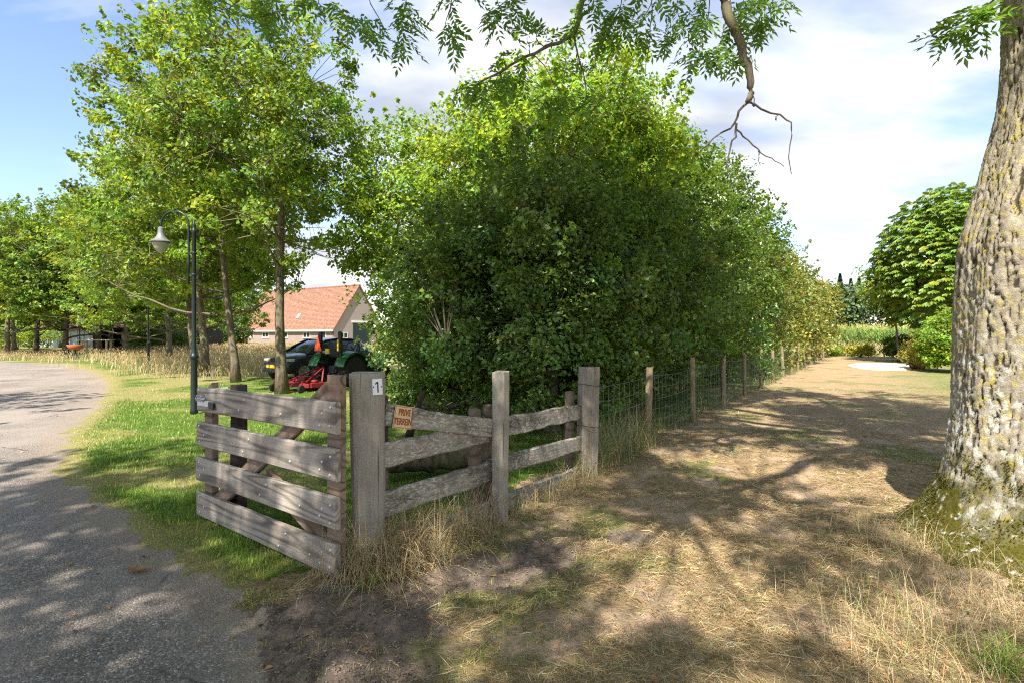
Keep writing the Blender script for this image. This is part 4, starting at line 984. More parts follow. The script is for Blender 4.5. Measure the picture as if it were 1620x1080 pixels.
# two roadside trees outside the view whose crowns shade the near road
oak('roadside tree behind the viewpoint whose shade dapples the near road', (-6.0, -6.5), 13, (-6.8, -4.8, 9.4), (4.4, 4.6, 4.4), 0.22, 360, 38, 306, 0.17, zmin=4.6, clump=0.62, group='trees left of the viewpoint', shell=0.2)
oak('roadside tree left of the view whose shade crosses the road', (-17.5, 5.5), 10, (-17.0, 5.5, 7.2), (4.8, 3.4, 3.6), 0.2, 260, 36, 307, 0.17, zmin=3.6, clump=0.6, group='trees left of the viewpoint', shell=0.2)

# green shrubs in the background of the meadow
def shrub(label, base, h, rr, mat, n, per, L, cr, seed, name='shrub', yellow=0.1, group=None):
    return tree(name, label, 'shrub', base, h, (base[0], base[1], h * 0.45), (rr, rr, h * 0.55), 0.05, mat, n, per, L, L * 0.7, cr, seed, yellow, 0.25, group, 0.4, 8, zmin=0.05)
shrub('grey-green shrub left of the farmhouse behind the oaks', (-40.5, 76.0), 4.6, 3.6, M_HEDGE, 200, 40, 0.26, 0.7, 320)
shrub('rounded shrub at the meadow edge behind the second lamp post', (-31.0, 49.0), 3.4, 2.6, M_HEDGE, 160, 40, 0.17, 0.55, 321)
shrub('bright green bush at the far left beyond the road', (-53.0, 58.0), 3.0, 3.2, M_MAPLE, 150, 40, 0.2, 0.6, 322)
shrub('grey-green shrub before the dark shed wall', (-36.0, 54.0), 3.0, 2.4, M_HEDGE, 160, 40, 0.2, 0.6, 323)

# ------------------------------------------------------------------ right side: chestnut, bushes, field, wood
def chestnut():
    base = np.array([22.6, 29.9, 0]); r = np.random.default_rng(401)
    T0 = thing('chestnut_tree', 'dense round horse chestnut with drooping leaf tiers right of the path', 'tree', tuple(base))
    cc_ = np.array([2.5, 0.3, 5.7]); cr_ = np.array([4.1, 3.9, 4.2])
    d = unit(r.normal(0, 1, (3300, 3))); d = d[d[:, 2] > -0.85]; d[:, :2] *= np.where(d[:, 2:] < 0, 1 + 0.5 * (1 / np.sqrt(np.clip(1 - d[:, 2:] ** 2, 0.1, 1)) - 1), 1)
    C = cc_ + d * cr_ * (0.80 + 0.22 * r.random((len(d), 1))) * lumpy(d, 402, 0.10, 3.0)[:, None]
    C = C[C[:, 2] > 1.5 + 0.9 * r.random(len(C))]
    o = unit((C - cc_) / cr_); n = len(C); rd0 = unit(o * np.array([1, 1, 0.25]) + np.array([0, 0, -0.1]) + r.normal(0, 0.12, (n, 3)))
    side = unit(np.cross(rd0, np.array([0, 0, 1.0]))); up = np.cross(side, rd0)
    Cs, Ns, Ds, Ls, Ts = [], [], [], [], []; tt = tints(n, r, 0.16, 0.08)
    for j in range(7):
        a = (j - 3) * 0.50; dd = unit(rd0 * math.cos(a) + side * math.sin(a) - up * (0.55 + 0.1 * abs(j - 3)) + r.normal(0, 0.06, (n, 3))); l = 0.34 * (1 - 0.07 * abs(j - 3)) * r.uniform(0.95, 1.15, n)
        Cs.append(C + dd * l[:, None] * 0.55); Ns.append(up + rd0 * 0.6); Ds.append(dd); Ls.append(l); Ts.append(tt)
    V, F, T = leaf_hex(np.concatenate(Cs), np.concatenate(Ns), np.concatenate(Ds), np.concatenate(Ls), np.concatenate(Ls) * 0.36, np.concatenate(Ts))
    link('crown', np_mesh('crown', V, F, T), M_CHEST, T0, 'stuff')
    # inner foliage, so that the crown is not hollow
    d2 = unit(r.normal(0, 1, (5200, 3))); d2 = d2[d2[:, 2] > -0.7]; C2 = cc_ + d2 * cr_ * (0.45 + 0.32 * r.random((len(d2), 1))); C2 = C2[C2[:, 2] > 2.2]
    V, F, T = leaf_hex(C2, r.normal(0, 0.4, C2.shape) + np.array([0, 0, 1.0]), r.normal(0, 1, C2.shape), 0.34, 0.24, tints(len(C2), r, 0.2, 0)); link('inner_foliage', np_mesh('inner_foliage', V, F, T), M_CHEST, T0, 'stuff')
    mb = MB(); P = wobble((0, 0, -0.1), (0.9, 0.2, 7.5), 14, 0.012, r); mb.tube(P, np.linspace(0.30, 0.06, 14), 12)
    for k in range(14):
        e = cc_ + unit(r.normal(0, 1, 3) + np.array([0, 0, 0.3])) * cr_ * 0.75; mb.tube(wobble(P[4 + k % 7], e, 7, 0.04, r), np.linspace(0.09, 0.02, 7), 6)
    mb.build('trunk', M_BARK, T0, True)
    # ivy on the trunk
    z = r.uniform(0, 2.6, 2600); a = r.uniform(0, 6.28, 2600); Ci = np.stack([0.36 * np.cos(a) + 0.05 * z, 0.36 * np.sin(a), z], 1) + r.normal(0, 0.06, (2600, 3))
    V, F, T = leaf_quads(Ci, np.stack([np.cos(a), np.sin(a), np.full(2600, 0.5)], 1) + r.normal(0, 0.3, (2600, 3)), r.normal(0, 1, (2600, 3)), 0.11, 0.10, tints(2600, r)); link('ivy', np_mesh('ivy', V, F, T), M_HEDGE, T0, 'stuff')
chestnut()
tree('young_tree', 'thin young tree with bare stem just left of the horse chestnut', 'tree', (22.9, 32.0), 5.6, (22.4, 32.0, 4.4), (1.7, 1.6, 1.7), 0.07, M_MAPLE, 110, 45, 0.14, 0.11, 0.45, 410, 0.3, 0.22, None, 0.3, 10, zmin=2.2)
shrub('bright yellow-green leafy shrub between the chestnut and the ash trunk', (19.1, 23.4), 2.7, 1.35, M_MAPLE, 230, 60, 0.12, 0.34, 411, 'bright_shrub', 0.0)
shrub('brownish twiggy bush at the foot of the horse chestnut', (19.2, 25.2), 1.9, 0.9, M_HAZEL, 90, 45, 0.10, 0.3, 412, 'brown_bush', 0.4)
shrub('yellow flowering weed bush behind the pale sand patch', (24.9, 38.6), 0.95, 0.8, leaf_mat('goldenrod_leaf', (0.27, 0.30, 0.035), (0.34, 0.36, 0.03), 0.3, 0.03), 80, 45, 0.12, 0.3, 413, 'weed_bush', 0.3)
shrub('dark green bush between the thin young tree and the chestnut trunk', (24.3, 33.6), 1.5, 1.1, M_HEDGE, 90, 45, 0.14, 0.3, 414, 'dark_bush', 0.1)
shrub('yellow-green weeds at the end of the path near the last fence stake', (23.6, 40.5), 0.7, 0.9, M_MAPLE, 60, 45, 0.12, 0.25, 415, 'weed_clump', 0.3)
shrub('pale weeds in the middle of the path end', (25.6, 41.5), 0.6, 1.0, M_HAZEL, 60, 45, 0.12, 0.25, 416, 'weed_clump', 0.3)
shrub('dark weeds right of the yellow flowering bush', (26.9, 37.8), 0.9, 0.8, M_HEDGE, 60, 45, 0.12, 0.25, 417, 'weed_clump', 0.15)
# sand patch
r_ = np.random.default_rng(420); n = 60; a = np.linspace(0, 2 * math.pi, n, endpoint=False)
cpt = G(1392, 579.0); rx = 1.55 * (1 + 0.25 * (fbm(np.cos(a) * 2 + 5, np.sin(a) * 2 + 5, 421) - 0.5) * 2); ax_ = np.stack([U, V_])
ring = np.stack([cpt[0] + U[0] * np.cos(a) * rx * 2.3 + V_[0] * np.sin(a) * rx * 1.0, cpt[1] + U[1] * np.cos(a) * rx * 2.3 + V_[1] * np.sin(a) * rx * 1.0], 1)
Vs = [(cpt[0], cpt[1], 0.07)] + [(cpt[0] + (x - cpt[0]) * f, cpt[1] + (y - cpt[1]) * f, z) for f, z in ((0.5, 0.065), (0.85, 0.05), (1.0, -0.03)) for x, y in ring]
Fs = [(0, 1 + j, 1 + (j + 1) % n) for j in range(n)]; F4 = [(1 + k * n + j, 1 + (k + 1) * n + j, 1 + (k + 1) * n + (j + 1) % n, 1 + k * n + (j + 1) % n) for k in range(2) for j in range(n)]
link('sand_patch', np_mesh('sand_patch', np.array(Vs), [np.array(Fs), np.array(F4)], smooth=True), plain('white_sand', (0.62, 0.57, 0.50), 0.95, 0, 0.1, 0.12, 3.0, 0.3), kind='structure')
# little things by the chestnut
bk = thing('blue_bucket', 'small pale blue bucket beside the bushes at the sand patch', 'bucket', tuple(G(1462, 581.5)))
mb = MB(); mb.lathe([(0.14, 0), (0.19, 0.30), (0.20, 0.31), (0.19, 0.32), (0.175, 0.31), (0.13, 0.03), (0, 0.03)], 16); mb.build('tub', plain('blue_plastic', (0.25, 0.38, 0.45), 0.4), bk, True)
mb = MB(); a = np.linspace(0, math.pi, 12); mb.tube(np.stack([0.195 * np.cos(a), 0.05 + 0.0 * a, 0.30 + 0.10 * np.sin(a)], 1), 0.006, 5); mb.build('handle', M_GALV, bk, True)
lg = thing('brown_log', 'short reddish brown log lying at the edge of the sand patch', 'log', tuple(G(1452, 582.5)), 0.3)
mb = MB(); mb.tube(wobble((-0.35, 0, 0.14), (0.35, 0.1, 0.15), 7, 0.02, r_), 0.15, 10); mb.build('log', plain('red_brown_wood', (0.20, 0.075, 0.04), 0.9), lg, True)
st = thing('short_stake', 'short orange-brown wooden stake in front of the bright shrub', 'stake', tuple(G(1512, 594)))
upright('stake', plain('orange_wood', (0.42, 0.22, 0.09), 0.85), st, (0, 0, -0.05), 0.42, 0.11, 0.10, 0.4, 430, 0.012)
wp = thing('white_post', 'white post standing at the edge of the cornfield beside the thin tree', 'post', (27.2, 38.0, 0))
upright('post', M_WHITE, wp, (0, 0, -0.05), 1.75, 0.34, 0.10, 0.2, 431, 0.01)

# cornfield
def corn():
    r = np.random.default_rng(440); n = 2200
    t = np.concatenate([46 + r.random(1500) * 8, 54 + r.random(700) * 50]); s = r.uniform(-22, 22, n)
    # field front runs square to the fence line
    X = W0[0] + U[0] * t + V_[0] * s; Y = W0[1] + U[1] * t + V_[1] * s
    h = r.uniform(1.9, 2.35, n); Vs = []; Fs = []; Ts = []; base = 0
    k = 9; az = r.uniform(0, 6.28, (n, k)); z0 = (0.15 + 0.72 * (np.arange(k) / k))[None, :] * h[:, None]
    d = np.stack([np.cos(az), np.sin(az), np.zeros((n, k))], -1); sd_ = np.stack([-np.sin(az), np.cos(az), np.zeros((n, k))], -1)
    P0 = np.stack([np.repeat(X[:, None], k, 1), np.repeat(Y[:, None], k, 1), z0], -1); L = r.uniform(0.5, 0.8, (n, k))[..., None]; w = 0.045
    a = P0; b = P0 + d * L * 0.5 + np.array([0, 0, 0.30]); c = P0 + d * L + np.array([0, 0, 0.08])
    V = np.stack([a - sd_ * w * 0.6, a + sd_ * w * 0.6, b + sd_ * w, b - sd_ * w, c], 2).reshape(-1, 3); m = n * k; i = np.arange(m) * 5
    F4 = np.stack([i, i + 1, i + 2, i + 3], 1); F3 = np.stack([i + 3, i + 2, i + 4], 1); T = np.repeat(tints(m, r, 0.2, 0.06), 5, 0)
    # stalks and tassels
    Q = np.stack([X, Y, np.zeros(n)], 1); tp = np.stack([X, Y, h], 1); e = np.array([0.02, 0, 0])
    V2 = np.stack([Q - e, Q + e, tp + e, tp - e], 1).reshape(-1, 3); j = np.arange(n) * 4 + len(V); F4b = np.stack([j, j + 1, j + 2, j + 3], 1)
    T2 = np.repeat(tints(n, r), 4, 0); nt_ = 4; az2 = r.uniform(0, 6.28, (n, nt_)); dd = np.stack([np.cos(az2) * 0.14, np.sin(az2) * 0.14, np.full((n, nt_), 0.30)], -1); tb = np.repeat(tp[:, None], nt_, 1)
    V3 = np.stack([tb - np.array([0.018, 0, 0]), tb + np.array([0.018, 0, 0]), tb + dd], 2).reshape(-1, 3); q = np.arange(n * nt_) * 3 + len(V) + len(V2); F3b = np.stack([q, q + 1, q + 2], 1)
    T3 = np.repeat(tints(n * nt_, r, 0.1, 0) * np.array([3.2, 1.9, 2.2]), 3, 0)
    o = link('corn_plants', np_mesh('corn_plants', np.concatenate([V, V2, V3]), [F4, F4b, F3, F3b], np.concatenate([T, T2, np.clip(T3, 0, 3.4)])), M_CORN, kind='stuff')
    tag(o, 'tall green maize with pale tassels at the end of the path', 'corn')
corn()

# distant wood behind the field
def wood(name, label, cx, cy, ext, h, n, seed, L, ang=0.0, mat=M_WOOD_FAR):
    r = np.random.default_rng(seed); k = 190
    # many rounded crowns side by side
    tx = r.uniform(-ext, ext, k); ty = r.uniform(-9, 9, k); th = h * r.uniform(0.72, 1.05, k); tr = r.uniform(3.2, 5.5, k)
    per = n // k; d = unit(r.normal(0, 1, (k * per, 3))); d[:, 2] = np.abs(d[:, 2]) * 1.0 - 0.25
    rad = np.repeat(tr, per)[:, None]; C = np.stack([np.repeat(tx, per), np.repeat(ty, per), np.repeat(th * 0.6, per)], 1) + d * rad * np.stack([np.ones(k * per), np.ones(k * per), np.repeat(th * 0.42 / tr, per)], 1) * r.uniform(0.75, 1.05, (k * per, 1)) * lumpy(d, seed, 0.2)[:, None]
    low = r.random(len(C)) < 0.22; C[low, 2] *= r.random(low.sum()) * 0.7; C[:, 2] = np.maximum(C[:, 2], 0.3)
    ca, sa = math.cos(ang), math.sin(ang); X = cx + C[:, 0] * ca - C[:, 1] * sa; Y = cy + C[:, 0] * sa + C[:, 1] * ca
    C = np.stack([X, Y, C[:, 2]], 1); V, F, T = leaf_quads(C, d + np.array([0, 0, 0.5]) + r.normal(0, 0.4, C.shape), r.normal(0, 1, C.shape), L * r.uniform(0.6, 1.3, len(C)), L * 0.8, tints(len(C), r, 0.25, 0.05) * np.repeat(tints(k, r, 0.14, 0), per, 0))
    o = link(name, np_mesh(name, V, F, T), mat, kind='stuff'); tag(o, label, 'forest')
wood('forest', 'distant green wood behind the cornfield on the right', 118, 150, 75, 17.0, 48000, 450, 1.05, -0.3)
wood('treeline', 'distant line of trees behind the barn at the far left', -105, 112, 48, 11.0, 28000, 451, 0.95, 0.55)
def conifer(label, x, y, h, seed):
    r = np.random.default_rng(seed); T0 = thing('conifer_tree', label, 'tree', (x, y, 0), 0, 'conifers above the distant wood')
    n = 2600; f = r.random(n) ** 0.7; a = r.uniform(0, 6.28, n); tier = f; rr = 0.17 * h * (1 - tier) * r.random(n) ** 0.5
    C = np.stack([rr * np.cos(a), rr * np.sin(a), h * (0.25 + 0.75 * tier) - rr * 0.35], 1); V, F, T = leaf_quads(C, np.array([0, 0, 1.0]) + r.normal(0, 0.3, C.shape), np.stack([np.cos(a), np.sin(a), -0.4 * np.ones(n)], 1), 0.9, 0.3, tints(n, r, 0.2, 0))
    link('crown', np_mesh('crown', V, F, T), M_CONIFER, T0, 'stuff'); mb = MB(); mb.tube([(0, 0, 0), (0, 0, h * 0.6), (0, 0, h)], [0.22, 0.12, 0.02], 6); mb.build('trunk', M_BARK, T0, True)
for px, d, top, lb in ((1329, 160, 433, 'tallest dark conifer above the distant wood, nearest the hedge end'), (1346, 165, 441, 'smallest dark conifer tip in the middle of the three above the wood'), (1359, 165, 438, 'dark conifer tip above the wood, rightmost of the three')):
    conifer(lb, (px - 810) / FPX * d, d, CAM_H + (HZ - top) / FPX * d, 460 + px)

# ------------------------------------------------------------------ street lamps
def lamp(label, loc, rz, group='street lamps along the lawn'):
    T0 = thing('street_lamp', label, 'street lamp', loc, rz, group)
    mb = MB(); mb.lathe([(0.075, -0.05), (0.075, 0.10), (0.066, 0.13), (0.063, 1.12), (0.068, 1.14), (0.085, 1.16), (0.088, 1.20), (0.070, 1.23), (0.060, 1.26), (0.048, 1.30), (0.043, 1.36), (0.040, 3.70), (0.050, 3.72), (0.050, 3.77), (0.040, 3.79), (0.030, 3.84), (0.036, 3.87), (0.024, 3.91), (0.008, 3.98), (0, 3.99)], 18)
    mb.build('post', M_LAMPPOST, T0, True)
    for z in (2.86, 3.30):
        m = MB(); m.lathe([(0.052, z - 0.025), (0.056, z - 0.01), (0.056, z + 0.01), (0.052, z + 0.025)], 16); m.bar((-0.04, 0, z), (-0.125, 0, z), 0.03, 0.035); m.build('bracket', M_LAMPPOST, T0)
    a = np.linspace(0, math.pi, 18); Rr = 0.285; P = [(-0.11, 0, 2.66), (-0.11, 0, 3.2), (-0.11, 0, 3.75)] + [(-0.11 - Rr + Rr * math.cos(t), 0, 3.88 + Rr * math.sin(t)) for t in a] + [(-0.11 - 2 * Rr, 0, 3.84)]
    m = MB(); m.tube(P, 0.021, 10); m.build('arm', M_LAMPPOST, T0, True)
    hx = -0.11 - 2 * Rr
    m = MB(); m.lathe([(0.0, 0.14), (0.035, 0.14), (0.055, 0.12), (0.058, 0.03), (0.075, -0.04), (0.11, -0.10), (0.175, -0.145), (0.205, -0.16), (0.205, -0.175), (0.17, -0.172), (0, -0.165)], 22, None, (hx, 0, 3.70)); sh = m.build('shade', M_LAMPHAT, T0, True, angle=40)
    m = MB(); m.lathe([(0.165, -0.176), (0.155, -0.22), (0.12, -0.30), (0.075, -0.36), (0.03, -0.385), (0, -0.39)], 20, None, (hx, 0, 3.70)); m.build('bowl', M_BOWL, sh, True)
    return T0
lamp('dark green street lamp with arched arm and grey hat, nearest, behind the gate', (-6.53, 11.1, 0), 0.0)
lamp('second street lamp post standing in the dry meadow, its head in leaves', (-18.3, 27.2, 0), 0.15)
lamp('farthest street lamp post, left of the pale barn', (-35.2, 44.0, 0), 0.2)
# bird box on the oak
bb = thing('bird_box', 'small wooden bird box with flat roof hanging on an oak trunk', 'bird box', (-13.72, 23.74, 2.38), 0.35)
M_BOX = plain('bird_box_wood', (0.26, 0.15, 0.08), 0.85)
m = MB(); m.box((0, 0, 0.15), (0.24, 0.20, 0.30), bev=0.006); m.build('box', M_BOX, bb)
m = MB(); m.box((0, -0.03, 0.315), (0.32, 0.30, 0.028), np.array(Matrix.Rotation(R(8), 3, 'X'))); m.build('roof', M_BOX, bb)
m = MB(); m.lathe([(0.03, 0), (0.03, 0.004), (0, 0.004)], 12, np.array(Matrix.Rotation(R(90), 3, 'X')), (0, -0.101, 0.20)); m.build('entrance_hole', M_INK, bb)

# ------------------------------------------------------------------ farmhouse
def m_brick():
    t = NT('house_brick'); c = t.obj(); n = t.noise(c, 0.8, 4); br_ = t.n('ShaderNodeTexBrick', {'Vector': t.n('ShaderNodeMapping', {'Vector': c, 'Rotation': (R(90), 0, 0)}).outputs[0], 'Color1': (0.31, 0.225, 0.19, 1), 'Color2': (0.25, 0.185, 0.16, 1), 'Mortar': (0.42, 0.37, 0.32, 1), 'Scale': 4.0, 'Mortar Size': 0.014, 'Brick Width': 0.9, 'Row Height': 0.28})
    t.bsdf(t.mix(t.ramp(n, [(0.3, 0.0), (0.7, 0.4)]), br_.outputs[0], (0.36, 0.29, 0.255)), 0.9, br_.outputs[1], -0.2, 0.01, 0.15); return t.m
M_BRICK = m_brick(); M_TILE = plain('clay_roof_tile', (0.25, 0.135, 0.09), 0.85, 0, 0.2, 0.4, 2.6, 0.2, True); M_FASCIA = plain('white_fascia', (0.74, 0.72, 0.67), 0.6)
M_GREEN = plain('dark_green_door', (0.015, 0.03, 0.032), 0.5); M_PANE = plain('window_glass', (0.02, 0.025, 0.03), 0.08, 0, 0.6, 0.1, 5, 0.0)
# house frame: origin at the near eave corner, X along the eaves away to the left, Y across the gable
HZ0 = np.array([-28.6, 86.7, 0]); hd = unit(np.array([-0.84, 0.54, 0.0])); 
HS = thing('farmhouse', 'long brick farmhouse with steep orange tiled roof behind the parked car', 'house', tuple(HZ0), math.atan2(hd[1], hd[0]))
LEN, WID, EAV, RID = 27.0, 10.4, 2.5, 9.75         # local +X along the house; across the gable is local -Y
def hpart(name, mat, f, parent=None, **k):
    m = MB(); f(m); return m.build(name, mat, parent or HS, **k)
ov = 0.3
def wall_f(m):
    m.box((LEN / 2, -0.15, EAV / 2), (LEN, 0.3, EAV)); m.box((LEN / 2, -WID + 0.15, EAV / 2), (LEN, 0.3, EAV))
hpart('long_wall', M_BRICK, wall_f)
def gable(x):
    def f(m): m.add([(x, 0, 0), (x, -WID, 0), (x, -WID, EAV), (x, -WID / 2, RID - 0.15), (x, 0, EAV), (x + 0.3, 0, 0), (x + 0.3, -WID, 0), (x + 0.3, -WID, EAV), (x + 0.3, -WID / 2, RID - 0.15), (x + 0.3, 0, EAV)], [(0, 1, 2, 3, 4), (9, 8, 7, 6, 5), (0, 5, 6, 1), (1, 6, 7, 2), (2, 7, 8, 3), (3, 8, 9, 4), (4, 9, 5, 0)])
    return f
GAB = hpart('gable_wall', M_BRICK, gable(-0.003)); hpart('gable_wall', M_BRICK, gable(LEN - 0.297))
# roof: courses of tiles, each course a lapped strip
RF_ = {}
slope = math.hypot(WID / 2 + ov, (RID - EAV) * (WID / 2 + ov) / (WID / 2)); sa = math.atan2(RID - EAV, WID / 2); nC = 34
tile_me = None
def course_mesh():
    m = MB(); n = 96; xs = np.linspace(-0.25, LEN + 0.25, n * 2 + 1); cl = slope / nC * 1.12
    V = []; F = []
    for i, x in enumerate(xs):
        w = 0.035 * (0.5 + 0.5 * math.cos(math.pi * i)); V += [(x, 0, 0.05 + w), (x, cl, 0.02 + w * 0.6), (x, 0, -0.01)]
    for i in range(len(xs) - 1): F += [(3 * i, 3 * i + 3, 3 * i + 4, 3 * i + 1), (3 * i + 2, 3 * i + 5, 3 * i + 3, 3 * i)]
    m.add(V, F); return m
for side in (0, 1):
    rp = bpy.data.objects.new('roof', None)
    # deck under the tiles carries the courses
    m = MB(); m.box((LEN / 2, slope / 2, -0.06), (LEN + 0.5, slope, 0.10)); rp = m.build('roof', M_TILE, HS)
    if side == 0: rp.location = (0, ov, EAV - (RID - EAV) / (WID / 2) * ov + 0.06); rp.rotation_euler = (math.pi - sa, 0, 0); rp.rotation_euler = (0, 0, 0); rp.matrix_local = Matrix.Translation((0, ov, EAV - (RID - EAV) / (WID / 2) * ov + 0.06)) @ Matrix(((1, 0, 0, 0), (0, -math.cos(sa), math.sin(sa), 0), (0, math.sin(sa), math.cos(sa), 0), (0, 0, 0, 1)))
    else: rp.matrix_local = Matrix.Translation((0, -WID - ov, EAV - (RID - EAV) / (WID / 2) * ov + 0.06)) @ Matrix.Rotation(sa, 4, 'X')
    for k in range(nC):
        if tile_me is None: o = course_mesh().build('tile_course', M_TILE, rp); tile_me = o.data
        else: o = link('tile_course', tile_me, M_TILE, rp)
        o.location = (0, k * slope / nC, 0.0)
    if side == 0:
        m = MB(); m.box((11.0, 3.1, 0.10), (0.75, 0.95, 0.10)); m.build('skylight', plain('skylight_glass', (0.30, 0.36, 0.42), 0.15, 0, 0.6), rp)
hpart('ridge', M_TILE, lambda m: m.tube([(-0.25, -WID / 2, RID + 0.08), (LEN + 0.25, -WID / 2, RID + 0.08)], 0.16, 8), smooth=True)
hpart('fascia', M_FASCIA, lambda m: m.box((LEN / 2, 0.42, EAV - 0.35), (LEN + 0.6, 0.16, 0.24)))
def win(x, z, w, h, face='long', parent=None):
    if face == 'long': M = Matrix.Translation((x, 0.01, z))
    else: M = Matrix.Translation((-0.015, x, z)) @ Matrix.Rotation(R(90), 4, 'Z')
    m = MB(); t = 0.09
    for (cx_, cz, sx_, sz) in ((0, h / 2, w + t, t), (0, -h / 2, w + t, t), (-w / 2, 0, t, h - t), (w / 2, 0, t, h - t), (0, 0, t, h - t)): m.box((cx_, 0, cz), (sx_, 0.10, sz))
    f = m.build('window', M_FASCIA, HS); f.matrix_local = M
    for s in (-1, 1):
        m = MB(); m.box((s * w / 4, 0.0, 0), (w / 2 - t, 0.04, h - t)); m.build('pane', M_PANE, f)
    m = MB(); m.box((0, 0.03, -h / 2 - 0.09), (w + 0.35, 0.16, 0.08)); m.build('sill', M_FASCIA, f)
for x in (6.8, 12.9, 18.4, 23.0): win(x, 1.45, 1.75, 0.85)
m = MB(); m.box((2.5, 0.02, 1.0), (1.15, 0.10, 2.0)); m.box((2.5, 0.03, 2.06), (1.45, 0.12, 0.10)); dr = m.build('door', M_GREEN, HS)
m = MB(); m.box((1.86, 0.02, 1.0), (0.10, 0.14, 2.05)); m.box((3.14, 0.02, 1.0), (0.10, 0.14, 2.05)); m.build('door_frame', M_FASCIA, dr)
win(-2.0, 1.40, 1.5, 0.85, 'gable')
m = MB(); m.box((-0.03, -5.6, 1.75), (0.12, 3.4, 3.5)); bd = m.build('barn_door', M_GREEN, HS)
for k in range(7):
    m = MB(); m.box((-0.10, -5.6 + (k - 3) * 0.485, 1.75), (0.05, 0.465, 3.46)); m.build('plank', M_GREEN, bd)
m = MB(); m.box((-0.04, -5.6, 3.68), (0.10, 3.9, 0.34)); m.build('lintel', M_FASCIA, bd)

# ------------------------------------------------------------------ pale barn, shed and odds and ends at the far left
BN = thing('barn', 'long pale grey clad barn with red tiled roof behind the roadside oaks', 'barn', (-54.5, 70.0, 0), R(10))
M_CLAD = plain('pale_cladding', (0.52, 0.55, 0.60), 0.6)
m = MB(); m.box((0, 3, 1.1), (15.5, 6, 2.2)); m.build('wall', M_CLAD, BN)
pm = None
for k in range(20):
    if pm is None: m = MB(); m.box((0, 0, 0), (0.66, 0.06, 1.9)); o = m.build('cladding_panel', M_CLAD, BN); pm = o.data
    else: o = link('cladding_panel', pm, M_CLAD, BN)
    o.location = (-7.3 + k * 0.77, -0.035, 1.15)
m = MB(); m.add([(-8, -0.8, 2.15), (8, -0.8, 2.15), (8, 3, 3.9), (-8, 3, 3.9), (-8, 6.8, 2.15), (8, 6.8, 2.15), (-8, -0.8, 2.3), (8, -0.8, 2.3), (8, 3, 4.05), (-8, 3, 4.05), (8, 6.8, 2.3), (-8, 6.8, 2.3)], [(6, 7, 8, 9), (9, 8, 10, 11), (0, 1, 7, 6), (0, 3, 2, 1), (3, 4, 5, 2), (1, 2, 8, 7), (0, 6, 9, 3), (2, 5, 10, 8), (3, 9, 11, 4), (4, 11, 10, 5)]); m.build('roof', M_TILE, BN)
SH = thing('open_shed', 'dark open-fronted timber shed right of the pale barn', 'shed', (-38.8, 58.0, 0), R(6))
M_DARKW = plain('dark_shed_wood', (0.03, 0.024, 0.02), 0.9)
m = MB(); m.box((0, 4.0, 1.3), (11.5, 0.15, 2.6)); m.box((-5.7, 2, 1.3), (0.15, 4, 2.6)); m.box((5.7, 2, 1.3), (0.15, 4, 2.6)); m.build('wall', M_DARKW, SH)
for k in range(5): m = MB(); m.box((-5.5 + k * 2.75, 0, 1.25), (0.18, 0.18, 2.5)); m.build('post', M_DARKW, SH)
m = MB(); m.box((0, 1.9, 2.75), (12.4, 5.2, 0.2), np.array(Matrix.Rotation(R(8), 3, 'X'))); m.build('roof', plain('shed_roof', (0.10, 0.065, 0.05), 0.9), SH)
BR = thing('orange_stand', 'small orange bowl-shaped stand on a dark leg beside the far oaks', 'stand', (-28.6, 35.4, 0)); BR.scale = (0.72, 0.72, 1.0)
m = MB(); m.lathe([(0.0, 0.66), (0.45, 0.70), (0.62, 0.95), (0.66, 0.95), (0.48, 0.66), (0, 0.62)], 18); m.build('bowl', plain('orange_rust', (0.34, 0.10, 0.035), 0.85), BR, True)
m = MB(); m.lathe([(0.22, -0.05), (0.20, 0.03), (0.07, 0.06), (0.06, 0.64)], 12); m.build('leg', M_BLACKMET, BR, True)
TB = thing('garden_table', 'pale wooden garden table on the lawn before the barn', 'table', (-29.2, 38.0, 0), 0.2)
M_PALEW = plain('pale_table_wood', (0.44, 0.34, 0.24), 0.8)
for k in range(4): m = MB(); m.box((0, -0.33 + k * 0.22, 1.22), (2.0, 0.205, 0.06)); m.build('board', M_PALEW, TB)
for sx in (-0.75, 0.75):
    for sy in (-0.3, 0.3): m = MB(); m.box((sx, sy, 0.57), (0.10, 0.10, 1.24)); m.build('leg', M_PALEW, TB)

# ------------------------------------------------------------------ parked car
def m_paint(name, col):
    t = NT(name); t.bsdf(col, 0.28, None, spec=0.6, metal=0.35, **{'Coat Weight': 0.6, 'Coat Roughness': 0.06}); return t.m
M_CAR = m_paint('anthracite_paint', (0.035, 0.042, 0.048)); M_TYRE = plain('tyre_rubber', (0.018, 0.018, 0.018), 0.85); M_ALLOY = plain('alloy_rim', (0.45, 0.46, 0.47), 0.3, 0.9)
M_GLASSD = plain('car_glass', (0.035, 0.045, 0.045), 0.05, 0, 0.8, 0.1, 3, 0.0); M_LIGHT = plain('headlamp_glass', (0.55, 0.57, 0.58), 0.1, 0.3, 0.7)
M_YEL = plain('yellow_plate', (0.75, 0.42, 0.01), 0.4)
def loft(m, secs, close_ends=True):
    k = len(secs[0]); V = np.concatenate([np.array(s, float) for s in secs]); F = []
    for i in range(len(secs) - 1):
        for j in range(k - 1): F.append((i * k + j, i * k + j + 1, (i + 1) * k + j + 1, (i + 1) * k + j))
    if close_ends: F.append(tuple(range(k))); F.append(tuple((len(secs) - 1) * k + j for j in range(k))[::-1])
    m.add(V, F)
